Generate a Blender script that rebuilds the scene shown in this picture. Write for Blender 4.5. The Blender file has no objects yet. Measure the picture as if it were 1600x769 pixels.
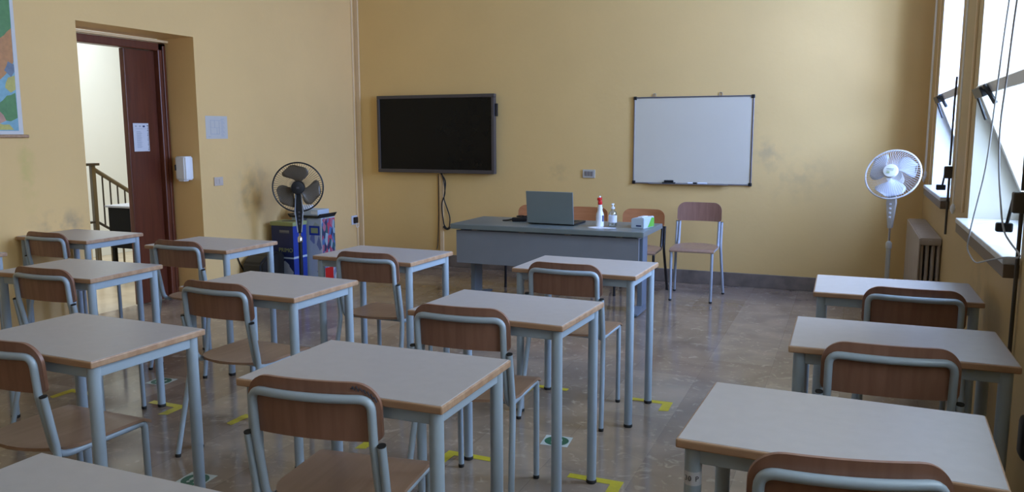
import bpy, bmesh, math, random
from mathutils import Vector, Matrix, Euler
random.seed(7)
PI = math.pi
S = bpy.context.scene
COL = S.collection

# ------------------------------------------------------------------ room numbers (metres)
XL, XR, YF, YB, ZC = -5.118, 0.575, 7.706, -2.6, 3.45
WT = 0.36                                   # outer wall thickness at the windows
WINDOWS = [(-1.55, -0.10, 0.985), (0.90, 2.36, 0.985), (3.34, 4.83, 0.985), (5.70, 7.02, 1.03)]
WTOP = 3.05
DOOR_Y0, DOOR_Y1, DOOR_Z = 4.20, 5.312, 2.232
DOOR_DEPTH = 0.40

# ------------------------------------------------------------------ camera
cam = bpy.data.cameras.new('camera'); co = bpy.data.objects.new('camera', cam); COL.objects.link(co)
cam.sensor_width = 36; cam.lens = 1257.0 / 1600 * 36; cam.clip_start = 0.02; cam.clip_end = 200
co.matrix_world = (Matrix.Translation((0, 0, 1.4347)) @ Matrix.Rotation(0.3986, 4, 'Z')
                   @ Matrix.Rotation(PI / 2 - 0.13959, 4, 'X') @ Matrix.Rotation(-0.002, 4, 'Z'))
S.camera = co
# ------------------------------------------------------------------ sky, daylight, exposure
S.view_settings.view_transform = 'Standard'; S.view_settings.look = 'None'
S.view_settings.exposure = 0.0; S.view_settings.gamma = 1.0; S.view_settings.use_curve_mapping = False
w = bpy.data.worlds.new('sky'); S.world = w; w.use_nodes = True
bg = w.node_tree.nodes['Background']; bg.inputs[0].default_value = (0.76, 0.88, 1.0, 1); bg.inputs[1].default_value = 3.2

def area(name, loc, rot, sx, sy, power, col):
    l = bpy.data.lights.new(name, 'AREA'); l.shape = 'RECTANGLE'; l.size = sx; l.size_y = sy
    l.energy = power; l.color = col
    o = bpy.data.objects.new(name, l); COL.objects.link(o); o.location = loc; o.rotation_euler = rot
    return o
WIN_POWER = [30, 62, 255, 290]
WIN_TURN = [0, 0, -16, -50]
WIN_COL = [(1.0, 0.88, 0.76), (0.86, 0.88, 1.0), (0.58, 0.72, 1.10), (0.50, 0.70, 1.55)]
for i, (y0, y1, z0) in enumerate(WINDOWS):   # added lamp outside each window for daylight, turned and tinted to suit the walls
    area('window_daylight_lamp', (XR + WT + 0.55, (y0 + y1) / 2, (z0 + WTOP) / 2 + 0.25), (0, math.radians(80), math.radians(WIN_TURN[i])),
         WTOP - z0, y1 - y0, WIN_POWER[i], WIN_COL[i])
area('hall_fill_lamp', (-6.9, 5.6, 3.05), (0, 0, 0), 2.0, 2.6, 95, (0.88, 0.97, 1.0))  # added lamp under the hall ceiling, stands in for an unseen window

# ------------------------------------------------------------------ materials
def mat(name, col, rough=0.5, metal=0.0, spec=0.5, var=0.0, vscale=8.0, bump=0.0, bscale=60, coat=0.0):
    m = bpy.data.materials.new(name); m.use_nodes = True; nt = m.node_tree; b = nt.nodes['Principled BSDF']
    b.inputs['Base Color'].default_value = (*col, 1); b.inputs['Roughness'].default_value = rough
    b.inputs['Metallic'].default_value = metal; b.inputs['Specular IOR Level'].default_value = spec
    b.inputs['Coat Weight'].default_value = coat
    tc = nt.nodes.new('ShaderNodeTexCoord')
    n = nt.nodes.new('ShaderNodeTexNoise'); n.inputs['Scale'].default_value = vscale; n.inputs['Detail'].default_value = 5
    nt.links.new(tc.outputs['Object'], n.inputs['Vector'])
    r = nt.nodes.new('ShaderNodeValToRGB')
    r.color_ramp.elements[0].position = 0.3; r.color_ramp.elements[1].position = 0.7
    v = max(var, 0.015)
    r.color_ramp.elements[0].color = (*[c * (1 - v) for c in col], 1)
    r.color_ramp.elements[1].color = (*[min(1, c * (1 + v)) for c in col], 1)
    nt.links.new(n.outputs['Fac'], r.inputs['Fac']); nt.links.new(r.outputs['Color'], b.inputs['Base Color'])
    if bump:
        n2 = nt.nodes.new('ShaderNodeTexNoise'); n2.inputs['Scale'].default_value = bscale
        nt.links.new(tc.outputs['Object'], n2.inputs['Vector'])
        bp = nt.nodes.new('ShaderNodeBump'); bp.inputs['Strength'].default_value = bump; bp.inputs['Distance'].default_value = 0.01
        nt.links.new(n2.outputs['Fac'], bp.inputs['Height']); nt.links.new(bp.outputs['Normal'], b.inputs['Normal'])
    return m

def wall_mat(name, col, stains=()):
    """cream paint, slightly uneven, with a few grey scuffs that stay where they are on the wall"""
    m = mat(name, col, 0.6, var=0.035, vscale=1.3, bump=0.12, bscale=22)
    nt = m.node_tree; b = nt.nodes['Principled BSDF']
    base = b.inputs['Base Color'].links[0].from_socket
    tc = nt.nodes.new('ShaderNodeTexCoord')
    nz = nt.nodes.new('ShaderNodeTexNoise'); nz.inputs['Scale'].default_value = 9; nz.inputs['Detail'].default_value = 6
    nt.links.new(tc.outputs['Object'], nz.inputs['Vector'])
    for (p, rad, scol, amt) in stains:
        vm = nt.nodes.new('ShaderNodeVectorMath'); vm.operation = 'SUBTRACT'; vm.inputs[1].default_value = p
        nt.links.new(tc.outputs['Object'], vm.inputs[0])
        sc = nt.nodes.new('ShaderNodeVectorMath'); sc.operation = 'DIVIDE'; sc.inputs[1].default_value = rad
        nt.links.new(vm.outputs[0], sc.inputs[0])
        ln = nt.nodes.new('ShaderNodeVectorMath'); ln.operation = 'LENGTH'; nt.links.new(sc.outputs[0], ln.inputs[0])
        mr = nt.nodes.new('ShaderNodeMapRange'); mr.inputs[1].default_value = 0.2; mr.inputs[2].default_value = 1.0
        mr.inputs[3].default_value = 1; mr.inputs[4].default_value = 0; nt.links.new(ln.outputs['Value'], mr.inputs[0])
        mr2 = nt.nodes.new('ShaderNodeMapRange'); mr2.inputs[1].default_value = 0.42; mr2.inputs[2].default_value = 0.66
        nt.links.new(nz.outputs['Fac'], mr2.inputs[0])
        mu = nt.nodes.new('ShaderNodeMath'); mu.operation = 'MULTIPLY'
        nt.links.new(mr.outputs[0], mu.inputs[0]); nt.links.new(mr2.outputs[0], mu.inputs[1])
        mu2 = nt.nodes.new('ShaderNodeMath'); mu2.operation = 'MULTIPLY'; mu2.inputs[1].default_value = amt
        nt.links.new(mu.outputs[0], mu2.inputs[0])
        mx = nt.nodes.new('ShaderNodeMixRGB'); mx.inputs[2].default_value = (*scol, 1)
        nt.links.new(mu2.outputs[0], mx.inputs[0]); nt.links.new(base, mx.inputs[1]); base = mx.outputs[0]
    nt.links.new(base, b.inputs['Base Color'])
    return m

def wood_mat(name, c1, c2, rough=0.4, axis='X', scale=3.0):
    m = bpy.data.materials.new(name); m.use_nodes = True; nt = m.node_tree; b = nt.nodes['Principled BSDF']
    tc = nt.nodes.new('ShaderNodeTexCoord'); mp = nt.nodes.new('ShaderNodeMapping')
    sc = {'X': (1.2, 14, 14), 'Y': (14, 1.2, 14), 'Z': (14, 14, 1.2)}[axis]
    mp.inputs['Scale'].default_value = [s * scale for s in sc]
    nt.links.new(tc.outputs['Object'], mp.inputs['Vector'])
    n = nt.nodes.new('ShaderNodeTexNoise'); n.inputs['Scale'].default_value = 1.5; n.inputs['Detail'].default_value = 8
    nt.links.new(mp.outputs[0], n.inputs['Vector'])
    r = nt.nodes.new('ShaderNodeValToRGB'); r.color_ramp.elements[0].position = 0.3; r.color_ramp.elements[1].position = 0.72
    r.color_ramp.elements[0].color = (*c1, 1); r.color_ramp.elements[1].color = (*c2, 1)
    nt.links.new(n.outputs['Fac'], r.inputs['Fac']); nt.links.new(r.outputs['Color'], b.inputs['Base Color'])
    b.inputs['Roughness'].default_value = rough
    return m

def floor_mat():
    m = bpy.data.materials.new('marble_floor'); m.use_nodes = True; nt = m.node_tree; b = nt.nodes['Principled BSDF']
    tc = nt.nodes.new('ShaderNodeTexCoord'); mp = nt.nodes.new('ShaderNodeMapping')
    mp.inputs['Rotation'].default_value = (0, 0, PI / 2)
    nt.links.new(tc.outputs['Object'], mp.inputs['Vector'])
    br = nt.nodes.new('ShaderNodeTexBrick'); br.inputs['Scale'].default_value = 1.0
    br.inputs['Brick Width'].default_value = 0.78; br.inputs['Row Height'].default_value = 0.39
    br.inputs['Mortar Size'].default_value = 0.0012; br.inputs['Mortar Smooth'].default_value = 0.3
    br.inputs['Color1'].default_value = (0.225, 0.168, 0.125, 1); br.inputs['Color2'].default_value = (0.31, 0.245, 0.188, 1)
    br.inputs['Mortar'].default_value = (0.18, 0.14, 0.11, 1); br.offset = 0.5
    nt.links.new(mp.outputs[0], br.inputs['Vector'])
    n1 = nt.nodes.new('ShaderNodeTexNoise'); n1.inputs['Scale'].default_value = 3.2; n1.inputs['Detail'].default_value = 9; n1.inputs['Distortion'].default_value = 0.6
    nt.links.new(tc.outputs['Object'], n1.inputs['Vector'])
    r1 = nt.nodes.new('ShaderNodeValToRGB'); r1.color_ramp.elements[0].position = 0.35; r1.color_ramp.elements[1].position = 0.7
    r1.color_ramp.elements[0].color = (0.8, 0.8, 0.8, 1); r1.color_ramp.elements[1].color = (1.2, 1.18, 1.16, 1)
    nt.links.new(n1.outputs['Fac'], r1.inputs['Fac'])
    mx = nt.nodes.new('ShaderNodeMixRGB'); mx.blend_type = 'MULTIPLY'; mx.inputs[0].default_value = 1
    nt.links.new(br.outputs['Color'], mx.inputs[1]); nt.links.new(r1.outputs[0], mx.inputs[2])
    n2 = nt.nodes.new('ShaderNodeTexNoise'); n2.inputs['Scale'].default_value = 16; n2.inputs['Detail'].default_value = 4; n2.inputs['Distortion'].default_value = 1.2
    nt.links.new(tc.outputs['Object'], n2.inputs['Vector'])
    r2 = nt.nodes.new('ShaderNodeValToRGB'); r2.color_ramp.elements[0].position = 0.58; r2.color_ramp.elements[1].position = 0.75
    r2.color_ramp.elements[0].color = (0, 0, 0, 1); r2.color_ramp.elements[1].color = (0.5, 0.5, 0.5, 1)
    nt.links.new(n2.outputs['Fac'], r2.inputs['Fac'])
    mx2 = nt.nodes.new('ShaderNodeMixRGB'); mx2.inputs[2].default_value = (0.55, 0.48, 0.38, 1)
    nt.links.new(r2.outputs[0], mx2.inputs[0]); nt.links.new(mx.outputs[0], mx2.inputs[1])
    nt.links.new(mx2.outputs[0], b.inputs['Base Color'])
    b.inputs['Roughness'].default_value = 0.2
    r3 = nt.nodes.new('ShaderNodeMapRange'); r3.inputs[3].default_value = 0.08; r3.inputs[4].default_value = 0.20
    nt.links.new(n1.outputs['Fac'], r3.inputs[0]); nt.links.new(r3.outputs[0], b.inputs['Roughness'])
    return m

def glass_mat(name, tint=(0.9, 0.95, 0.95), gl=0.12, rough=0.03, trans=1.0):
    m = bpy.data.materials.new(name); m.use_nodes = True; nt = m.node_tree
    out = nt.nodes['Material Output']; nt.nodes.remove(nt.nodes['Principled BSDF'])
    t = nt.nodes.new('ShaderNodeBsdfTransparent'); t.inputs[0].default_value = (*tint, 1)
    g = nt.nodes.new('ShaderNodeBsdfGlossy'); g.inputs['Roughness'].default_value = rough
    g.inputs['Color'].default_value = (0.95, 0.97, 1, 1)
    mx = nt.nodes.new('ShaderNodeMixShader'); mx.inputs[0].default_value = gl
    nt.links.new(t.outputs[0], mx.inputs[1]); nt.links.new(g.outputs[0], mx.inputs[2])
    nt.links.new(mx.outputs[0], out.inputs[0])
    return m

def blade_mat(name, col, alpha):
    m = bpy.data.materials.new(name); m.use_nodes = True; nt = m.node_tree
    out = nt.nodes['Material Output']; b = nt.nodes['Principled BSDF']
    b.inputs['Base Color'].default_value = (*col, 1); b.inputs['Roughness'].default_value = 0.25
    t = nt.nodes.new('ShaderNodeBsdfTransparent'); t.inputs[0].default_value = (*[min(1, c + 0.25) for c in col], 1)
    mx = nt.nodes.new('ShaderNodeMixShader'); mx.inputs[0].default_value = alpha
    nt.links.new(t.outputs[0], mx.inputs[1]); nt.links.new(b.outputs[0], mx.inputs[2]); nt.links.new(mx.outputs[0], out.inputs[0])
    return m

M = {}
CREAM = (0.81, 0.535, 0.22)
M['wall_front'] = wall_mat('cream_paint_front', (0.78, 0.52, 0.195), [((-0.71, YF, 1.27), (0.17, 0.3, 0.16), (0.30, 0.24, 0.15), 0.4),
    ((-2.75, YF, 1.05), (0.2, 0.3, 0.13), (0.32, 0.24, 0.12), 0.3), ((-0.5, YF, 1.05), (0.5, 0.3, 0.3), (0.45, 0.33, 0.16), 0.35)])
M['wall_left'] = wall_mat('cream_paint_left', CREAM, [((XL, 3.75, 1.2), (0.3, 0.09, 0.34), (0.66, 0.50, 0.16), 0.8),
    ((XL, 4.0, 0.8), (0.3, 0.35, 0.13), (0.25, 0.20, 0.15), 0.55), ((XL, 5.95, 0.9), (0.3, 0.3, 0.4), (0.34, 0.27, 0.18), 0.4)])
M['wall_right'] = wall_mat('cream_paint_right_shaded', (0.56, 0.385, 0.165), [((XR, 4.2, 0.6), (0.3, 0.5, 0.35), (0.30, 0.22, 0.12), 0.5)])  # same cream paint, darkened for the shade on the window wall
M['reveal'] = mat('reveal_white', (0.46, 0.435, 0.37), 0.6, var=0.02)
M['ceiling'] = mat('ceiling_white', (0.78, 0.76, 0.70), 0.8)
M['hall_wall'] = mat('hall_paint', (0.77, 0.81, 0.82), 0.7, var=0.02, vscale=1.5)
M['hall_floor'] = mat('hall_floor', (0.55, 0.46, 0.34), 0.25, var=0.15, vscale=4)
M['floor'] = floor_mat()
M['skirting'] = mat('skirting_stone', (0.20, 0.16, 0.125), 0.35, var=0.30, vscale=7)
M['marble'] = mat('sill_marble', (0.56, 0.57, 0.58), 0.3, var=0.14, vscale=14)
M['door'] = wood_mat('door_mahogany', (0.085, 0.020, 0.010), (0.13, 0.034, 0.016), 0.3, 'Z', 1.5)
M['door_frame'] = wood_mat('frame_mahogany', (0.10, 0.026, 0.012), (0.15, 0.042, 0.02), 0.35, 'Z', 1.5)
M['laminate'] = mat('grey_laminate', (0.45, 0.425, 0.435), 0.38, var=0.03, vscale=25)
M['edge'] = wood_mat('beech_edge', (0.38, 0.22, 0.13), (0.52, 0.34, 0.22), 0.4, 'X', 2)
M['ply'] = wood_mat('beech_ply', (0.235, 0.118, 0.078), (0.31, 0.162, 0.112), 0.38, 'Z', 2.0)
M['ply_seat'] = wood_mat('beech_seat', (0.27, 0.16, 0.10), (0.34, 0.205, 0.135), 0.35, 'Y', 2.0)
M['ply_orange'] = wood_mat('beech_orange', (0.40, 0.15, 0.055), (0.48, 0.20, 0.08), 0.35, 'X', 2.0)
M['blue_steel'] = mat('pale_blue_steel', (0.37, 0.45, 0.53), 0.3, var=0.03)
M['grey_steel'] = mat('silver_steel', (0.38, 0.41, 0.44), 0.3, var=0.03)
M['dark_steel'] = mat('dark_steel', (0.02, 0.018, 0.018), 0.3)
M['black'] = mat('black_plastic', (0.010, 0.010, 0.011), 0.4)
M['rubber'] = mat('black_rubber', (0.02, 0.02, 0.02), 0.7)
M['teal_top'] = mat('teacher_top', (0.165, 0.19, 0.18), 0.35, var=0.04)
M['panel'] = mat('modesty_panel', (0.205, 0.215, 0.235), 0.5, var=0.03)
M['desk_leg'] = mat('teacher_leg', (0.15, 0.18, 0.215), 0.4)
M['tv_frame'] = mat('tv_frame', (0.075, 0.062, 0.055), 0.4)
M['screen'] = mat('tv_screen', (0.006, 0.006, 0.005), 0.25, spec=0.2)
M['wb'] = mat('whiteboard', (0.66, 0.60, 0.45), 0.3, var=0.02, vscale=2)
M['alu'] = mat('aluminium', (0.35, 0.34, 0.34), 0.35, metal=0.7)
M['alu_dark'] = mat('aluminium_dark', (0.10, 0.095, 0.10), 0.4, metal=0.4)
M['sill_shaded'] = mat('sill_shaded', (0.16, 0.11, 0.07), 0.5)  # marble sill on its unlit side, shade put into a brown colour
M['win_frame'] = mat('window_frame', (0.74, 0.70, 0.62), 0.4)
M['white'] = mat('white_plastic', (0.78, 0.80, 0.82), 0.3)
M['plate_beige'] = mat('plate_beige', (0.60, 0.50, 0.42), 0.5)
M['paper'] = mat('paper', (0.66, 0.67, 0.72), 0.8)
M['cream_plastic'] = mat('cream_plastic', (0.50, 0.46, 0.37), 0.35)
M['hub_cream'] = mat('hub_cream', (0.66, 0.63, 0.50), 0.35)
M['notice'] = mat('notice_paper', (0.58, 0.55, 0.50), 0.8)
M['wire'] = mat('fan_wire', (0.60, 0.57, 0.52), 0.4)
M['jet'] = mat('jet_black_lacquer', (0.004, 0.004, 0.004), 0.6, spec=0.15)
M['ink'] = mat('ink', (0.04, 0.04, 0.06), 0.7)
M['ink_soft'] = mat('faded_ink', (0.38, 0.40, 0.46), 0.8)
M['navy'] = mat('navy_ink', (0.03, 0.05, 0.14), 0.7)
M['yellow_tape'] = mat('yellow_tape', (0.50, 0.42, 0.02), 0.4, var=0.1, vscale=30)
M['green'] = mat('sticker_green', (0.01, 0.11, 0.06), 0.4)
M['sticker_white'] = mat('sticker_white', (0.50, 0.55, 0.52), 0.4)
M['red'] = mat('red_plastic', (0.62, 0.02, 0.02), 0.35)
M['lime'] = mat('lime_print', (0.13, 0.42, 0.05), 0.5)
M['laptop'] = mat('laptop_shell', (0.185, 0.215, 0.21), 0.35)
M['laptop_side'] = mat('laptop_light_edge', (0.35, 0.40, 0.40), 0.35)
M['box_navy'] = mat('box_navy', (0.012, 0.022, 0.10), 0.5, var=0.1)
M['box_blue'] = mat('box_blue', (0.02, 0.05, 0.32), 0.5, var=0.08)
M['box_lime'] = mat('box_yellow_green', (0.34, 0.38, 0.16), 0.6)
M['box_white'] = mat('box_white', (0.50, 0.58, 0.66), 0.6)
M['rad'] = mat('radiator_paint', (0.40, 0.33, 0.27), 0.45, var=0.06)
M['conduit'] = mat('cream_conduit', (0.78, 0.56, 0.30), 0.5)
M['dark_conduit'] = mat('brown_conduit', (0.05, 0.04, 0.03), 0.5)
M['cord'] = mat('cord_white', (0.85, 0.80, 0.70), 0.6)
M['cord_grey'] = mat('cord_grey', (0.34, 0.33, 0.32), 0.6)
M['glass'] = glass_mat('window_glass', (0.90, 0.95, 0.96), 0.14)
M['bottle_clear'] = glass_mat('clear_bottle', (0.80, 0.86, 0.88), 0.16, 0.1)
M['blade_smoke'] = blade_mat('smoke_blade', (0.20, 0.165, 0.12), 0.62)
M['blade_blue'] = blade_mat('pale_blue_blade', (0.56, 0.56, 0.55), 0.6)
M['chrome'] = mat('chrome', (0.7, 0.7, 0.7), 0.12, metal=1)
M['railing'] = mat('railing_paint', (0.035, 0.030, 0.025), 0.4)
M['handrail'] = mat('handrail_brass', (0.12, 0.10, 0.065), 0.35)
M['map_paper'] = mat('map_paper', (0.66, 0.64, 0.62), 0.35)
for nm, c in dict(map_green=(0.10, 0.25, 0.08), map_orange=(0.52, 0.24, 0.08), map_blue=(0.22, 0.42, 0.50), map_yellow=(0.52, 0.46, 0.12),
                  map_pink=(0.52, 0.28, 0.20), map_slate=(0.16, 0.20, 0.26)).items():
    M[nm] = mat(nm, c, 0.35, var=0.12, vscale=30)

# collage prints for the recycling bins
def collage(name, cols, scale):
    m = bpy.data.materials.new(name); m.use_nodes = True; nt = m.node_tree; b = nt.nodes['Principled BSDF']
    tc = nt.nodes.new('ShaderNodeTexCoord'); v = nt.nodes.new('ShaderNodeTexVoronoi'); v.inputs['Scale'].default_value = scale
    mp = nt.nodes.new('ShaderNodeMapping'); mp.inputs['Scale'].default_value = (1, 1.4, 0.7)
    nt.links.new(tc.outputs['Object'], mp.inputs['Vector']); nt.links.new(mp.outputs[0], v.inputs['Vector'])
    sp = nt.nodes.new('ShaderNodeSeparateColor'); nt.links.new(v.outputs['Color'], sp.inputs[0])
    r = nt.nodes.new('ShaderNodeValToRGB'); r.color_ramp.interpolation = 'CONSTANT'
    while len(r.color_ramp.elements) < len(cols): r.color_ramp.elements.new(0.5)
    for i, c in enumerate(cols):
        r.color_ramp.elements[i].position = i / len(cols); r.color_ramp.elements[i].color = (*c, 1)
    nt.links.new(sp.outputs[0], r.inputs[0]); nt.links.new(r.outputs[0], b.inputs['Base Color']); b.inputs['Roughness'].default_value = 0.5
    return m
M['collage'] = collage('collage_bright', [(0.03, 0.04, 0.10), (0.45, 0.05, 0.10), (0.08, 0.16, 0.35), (0.30, 0.40, 0.45), (0.03, 0.10, 0.12), (0.40, 0.14, 0.20)], 22)
M['collage_pale'] = collage('collage_pale', [(0.50, 0.56, 0.60), (0.47, 0.54, 0.60), (0.42, 0.48, 0.40), (0.52, 0.58, 0.62), (0.50, 0.57, 0.61), (0.49, 0.55, 0.60), (0.20, 0.24, 0.42)], 14)

# ------------------------------------------------------------------ mesh helpers
def new_obj(name, bm, m, parent=None, smooth=False, loc=None):
    me = bpy.data.meshes.new(name); bmesh.ops.recalc_face_normals(bm, faces=bm.faces[:]); bm.to_mesh(me); bm.free()
    ms = m if isinstance(m, (list, tuple)) else [m]
    for x in ms: me.materials.append(x)
    if smooth:
        for p in me.polygons: p.use_smooth = True
        try: me.set_sharp_from_angle(angle=math.radians(40))
        except Exception: pass
    o = bpy.data.objects.new(name, me); COL.objects.link(o)
    if parent is not None: o.parent = parent
    if loc is not None: o.location = loc
    return o

def bx(bm, x0, x1, y0, y1, z0, z1, bev=0.0, mi=0, seg=2):
    r = bmesh.ops.create_cube(bm, size=1.0)
    vs = r['verts']
    for v in vs:
        v.co = Vector(((x0 + x1) / 2 + v.co.x * (x1 - x0), (y0 + y1) / 2 + v.co.y * (y1 - y0), (z0 + z1) / 2 + v.co.z * (z1 - z0)))
    fs = set(f for v in vs for f in v.link_faces)
    for f in fs: f.material_index = mi
    if bev > 0:
        es = list(set(e for v in vs for e in v.link_edges))
        bmesh.ops.bevel(bm, geom=es, offset=bev, segments=seg, affect='EDGES', profile=0.5)
    return vs

def fillet(pts, rads, n=6):
    """round the corners of a polyline"""
    out = [Vector(pts[0])]
    for i in range(1, len(pts) - 1):
        a, b, c = Vector(pts[i - 1]), Vector(pts[i]), Vector(pts[i + 1]); r = rads[i] if isinstance(rads, (list, tuple)) else rads
        if r <= 0: out.append(b); continue
        d1 = (a - b); d2 = (c - b); l = min(r, d1.length * 0.49, d2.length * 0.49)
        p, q = b + d1.normalized() * l, b + d2.normalized() * l
        for k in range(n + 1):
            t = k / n; out.append(p * (1 - t) ** 2 + b * 2 * t * (1 - t) + q * t * t)
    out.append(Vector(pts[-1]))
    return out

def tube(bm, pts, r, seg=12, cap=True, mi=0, closed=False):
    P = [Vector(p) for p in pts]
    n = len(P); rings = []
    up = None
    for i in range(n):
        if closed: t = (P[(i + 1) % n] - P[i - 1])
        else: t = (P[min(i + 1, n - 1)] - P[max(i - 1, 0)])
        t.normalize()
        if up is None:
            up = Vector((0, 0, 1)) if abs(t.z) < 0.9 else Vector((1, 0, 0))
        up = (up - t * up.dot(t)); up.normalize()
        s = t.cross(up)
        rr = r[i] if isinstance(r, (list, tuple)) else r
        rings.append([bm.verts.new(P[i] + (up * math.cos(2 * PI * k / seg) + s * math.sin(2 * PI * k / seg)) * rr) for k in range(seg)])
    m_ = n if closed else n - 1
    for i in range(m_):
        a, b = rings[i], rings[(i + 1) % n]
        for k in range(seg):
            f = bm.faces.new((a[k], a[(k + 1) % seg], b[(k + 1) % seg], b[k])); f.material_index = mi
    if cap and not closed:
        f = bm.faces.new(rings[0][::-1]); f.material_index = mi
        f = bm.faces.new(rings[-1]); f.material_index = mi

def lathe(bm, prof, seg=24, c=(0, 0, 0), mi=0):
    """prof: list of (radius, z); rotated about z through c"""
    rings = []
    for r, z in prof:
        if r < 1e-6: rings.append([bm.verts.new((c[0], c[1], c[2] + z))])
        else: rings.append([bm.verts.new((c[0] + r * math.cos(2 * PI * k / seg), c[1] + r * math.sin(2 * PI * k / seg), c[2] + z)) for k in range(seg)])
    for a, b in zip(rings, rings[1:]):
        for k in range(seg):
            k2 = (k + 1) % seg
            if len(a) == 1 and len(b) == 1: continue
            if len(a) == 1: f = bm.faces.new((a[0], b[k2], b[k]))
            elif len(b) == 1: f = bm.faces.new((a[k], a[k2], b[0]))
            else: f = bm.faces.new((a[k], a[k2], b[k2], b[k]))
            f.material_index = mi
    if len(rings[0]) > 1: bm.faces.new(rings[0][::-1]).material_index = mi
    if len(rings[-1]) > 1: bm.faces.new(rings[-1]).material_index = mi

def prism(bm, outline, t0, t1, axis='Z', mi=0):
    """extrude a closed 2D outline; axis Z: (x,y)+z, Y: (x,z)+y, X: (y,z)+x"""
    def P(a, b, t): return {'Z': (a, b, t), 'Y': (a, t, b), 'X': (t, a, b)}[axis]
    A = [bm.verts.new(P(a, b, t0)) for a, b in outline]; B = [bm.verts.new(P(a, b, t1)) for a, b in outline]
    n = len(A)
    bm.faces.new(A[::-1]).material_index = mi; bm.faces.new(B).material_index = mi
    for i in range(n): bm.faces.new((A[i], A[(i + 1) % n], B[(i + 1) % n], B[i])).material_index = mi

def round_rect(x0, x1, z0, z1, r, n=6):
    rs = r if isinstance(r, (list, tuple)) else [r] * 4    # bl, br, tr, tl
    out = []
    for (cx, cz, a0, rr) in ((x0, z0, PI, rs[0]), (x1, z0, 1.5 * PI, rs[1]), (x1, z1, 0, rs[2]), (x0, z1, 0.5 * PI, rs[3])):
        sx = 1 if cx == x0 else -1; sz = 1 if cz == z0 else -1
        for k in range(n + 1):
            a = a0 + (PI / 2) * k / n
            out.append((cx + sx * rr + rr * math.cos(a), cz + sz * rr + rr * math.sin(a)))
    return out

def empty(name, loc, rz=0, label=None, cat=None, group=None):
    o = bpy.data.objects.new(name, None); COL.objects.link(o); o.location = loc; o.rotation_euler = (0, 0, rz)
    o.empty_display_size = 0.1
    tag(o, label, cat, group); return o
def tag(o, label=None, cat=None, group=None, kind=None):
    if label: o['label'] = label
    if cat: o['category'] = cat
    if group: o['group'] = group
    if kind: o['kind'] = kind
    return o
def struct(o): o['kind'] = 'structure'; return o
def copy_tree(o, parent=None):
    c = o.copy(); COL.objects.link(c)
    if parent is not None: c.parent = parent
    for ch in list(o.children): copy_tree(ch, c)
    return c

def text_mesh(body, size, m, name, parent=None, loc=(0, 0, 0), rot=(0, 0, 0), thick=0.0004):
    cu = bpy.data.curves.new(name, 'FONT'); cu.body = body; cu.size = size; cu.align_x = 'CENTER'; cu.align_y = 'CENTER'; cu.extrude = thick
    t = bpy.data.objects.new(name, cu); COL.objects.link(t)
    dg = bpy.context.evaluated_depsgraph_get(); me = bpy.data.meshes.new_from_object(t.evaluated_get(dg))
    bpy.data.objects.remove(t); me.materials.clear(); me.materials.append(m)
    o = bpy.data.objects.new(name, me); COL.objects.link(o); o.location = loc; o.rotation_euler = rot
    if parent is not None: o.parent = parent
    return o

# ================================================================== THE SETTING
bm = bmesh.new(); bx(bm, XL - DOOR_DEPTH, XR + WT, YB - 0.2, YF + 0.2, -0.15, 0); struct(new_obj('floor', bm, M['floor']))
bm = bmesh.new(); bx(bm, XL - 0.1, XR + WT, YB - 0.2, YF + 0.2, ZC, ZC + 0.15); struct(new_obj('ceiling', bm, M['ceiling']))
bm = bmesh.new(); bx(bm, XL - 0.1, XR + WT, YF, YF + 0.2, 0, ZC); struct(new_obj('wall_front', bm, M['wall_front']))
bm = bmesh.new(); bx(bm, XL - 0.1, XR + WT, YB - 0.2, YB, 0, ZC); struct(new_obj('wall_back', bm, M['wall_left']))
bm = bmesh.new()
bx(bm, XL - DOOR_DEPTH, XL, YB, DOOR_Y0, 0, ZC); bx(bm, XL - DOOR_DEPTH, XL, DOOR_Y1, YF, 0, ZC); bx(bm, XL - DOOR_DEPTH, XL, DOOR_Y0, DOOR_Y1, DOOR_Z, ZC)
struct(new_obj('wall_left', bm, M['wall_left']))
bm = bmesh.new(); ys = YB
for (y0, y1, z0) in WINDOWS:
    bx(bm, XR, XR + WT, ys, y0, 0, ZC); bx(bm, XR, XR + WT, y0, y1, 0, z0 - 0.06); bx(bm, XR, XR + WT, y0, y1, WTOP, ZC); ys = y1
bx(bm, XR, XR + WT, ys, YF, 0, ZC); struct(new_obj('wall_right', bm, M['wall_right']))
# stone skirting
bm = bmesh.new(); bx(bm, XL, XR, YF - 0.02, YF, 0, 0.127, 0.004); struct(new_obj('baseboard_front', bm, M['skirting']))
bm = bmesh.new(); bx(bm, XL, XL + 0.015, YB, DOOR_Y0, 0, 0.127, 0.004); bx(bm, XL, XL + 0.015, DOOR_Y1, YF - 0.02, 0, 0.127, 0.004)
struct(new_obj('baseboard_left', bm, M['skirting']))
bm = bmesh.new(); bx(bm, XR - 0.015, XR, YB, YF - 0.02, 0, 0.127, 0.004); struct(new_obj('baseboard_right', bm, M['skirting']))
# conduit strips at the front-left corner
bm = bmesh.new(); bx(bm, XL + 0.002, XL + 0.055, YF - 0.022, YF, 0.127, ZC, 0.004); struct(new_obj('trim_1', bm, M['conduit']))
bm = bmesh.new(); bx(bm, XL, XL + 0.012, YF - 0.075, YF - 0.055, 0.127, ZC, 0.003); struct(new_obj('trim_2', bm, M['conduit']))
bm = bmesh.new(); bx(bm, -4.088, -4.043, YF - 0.02, YF, 0.127, 1.02, 0.004); struct(new_obj('trim_3', bm, M['conduit']))

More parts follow.
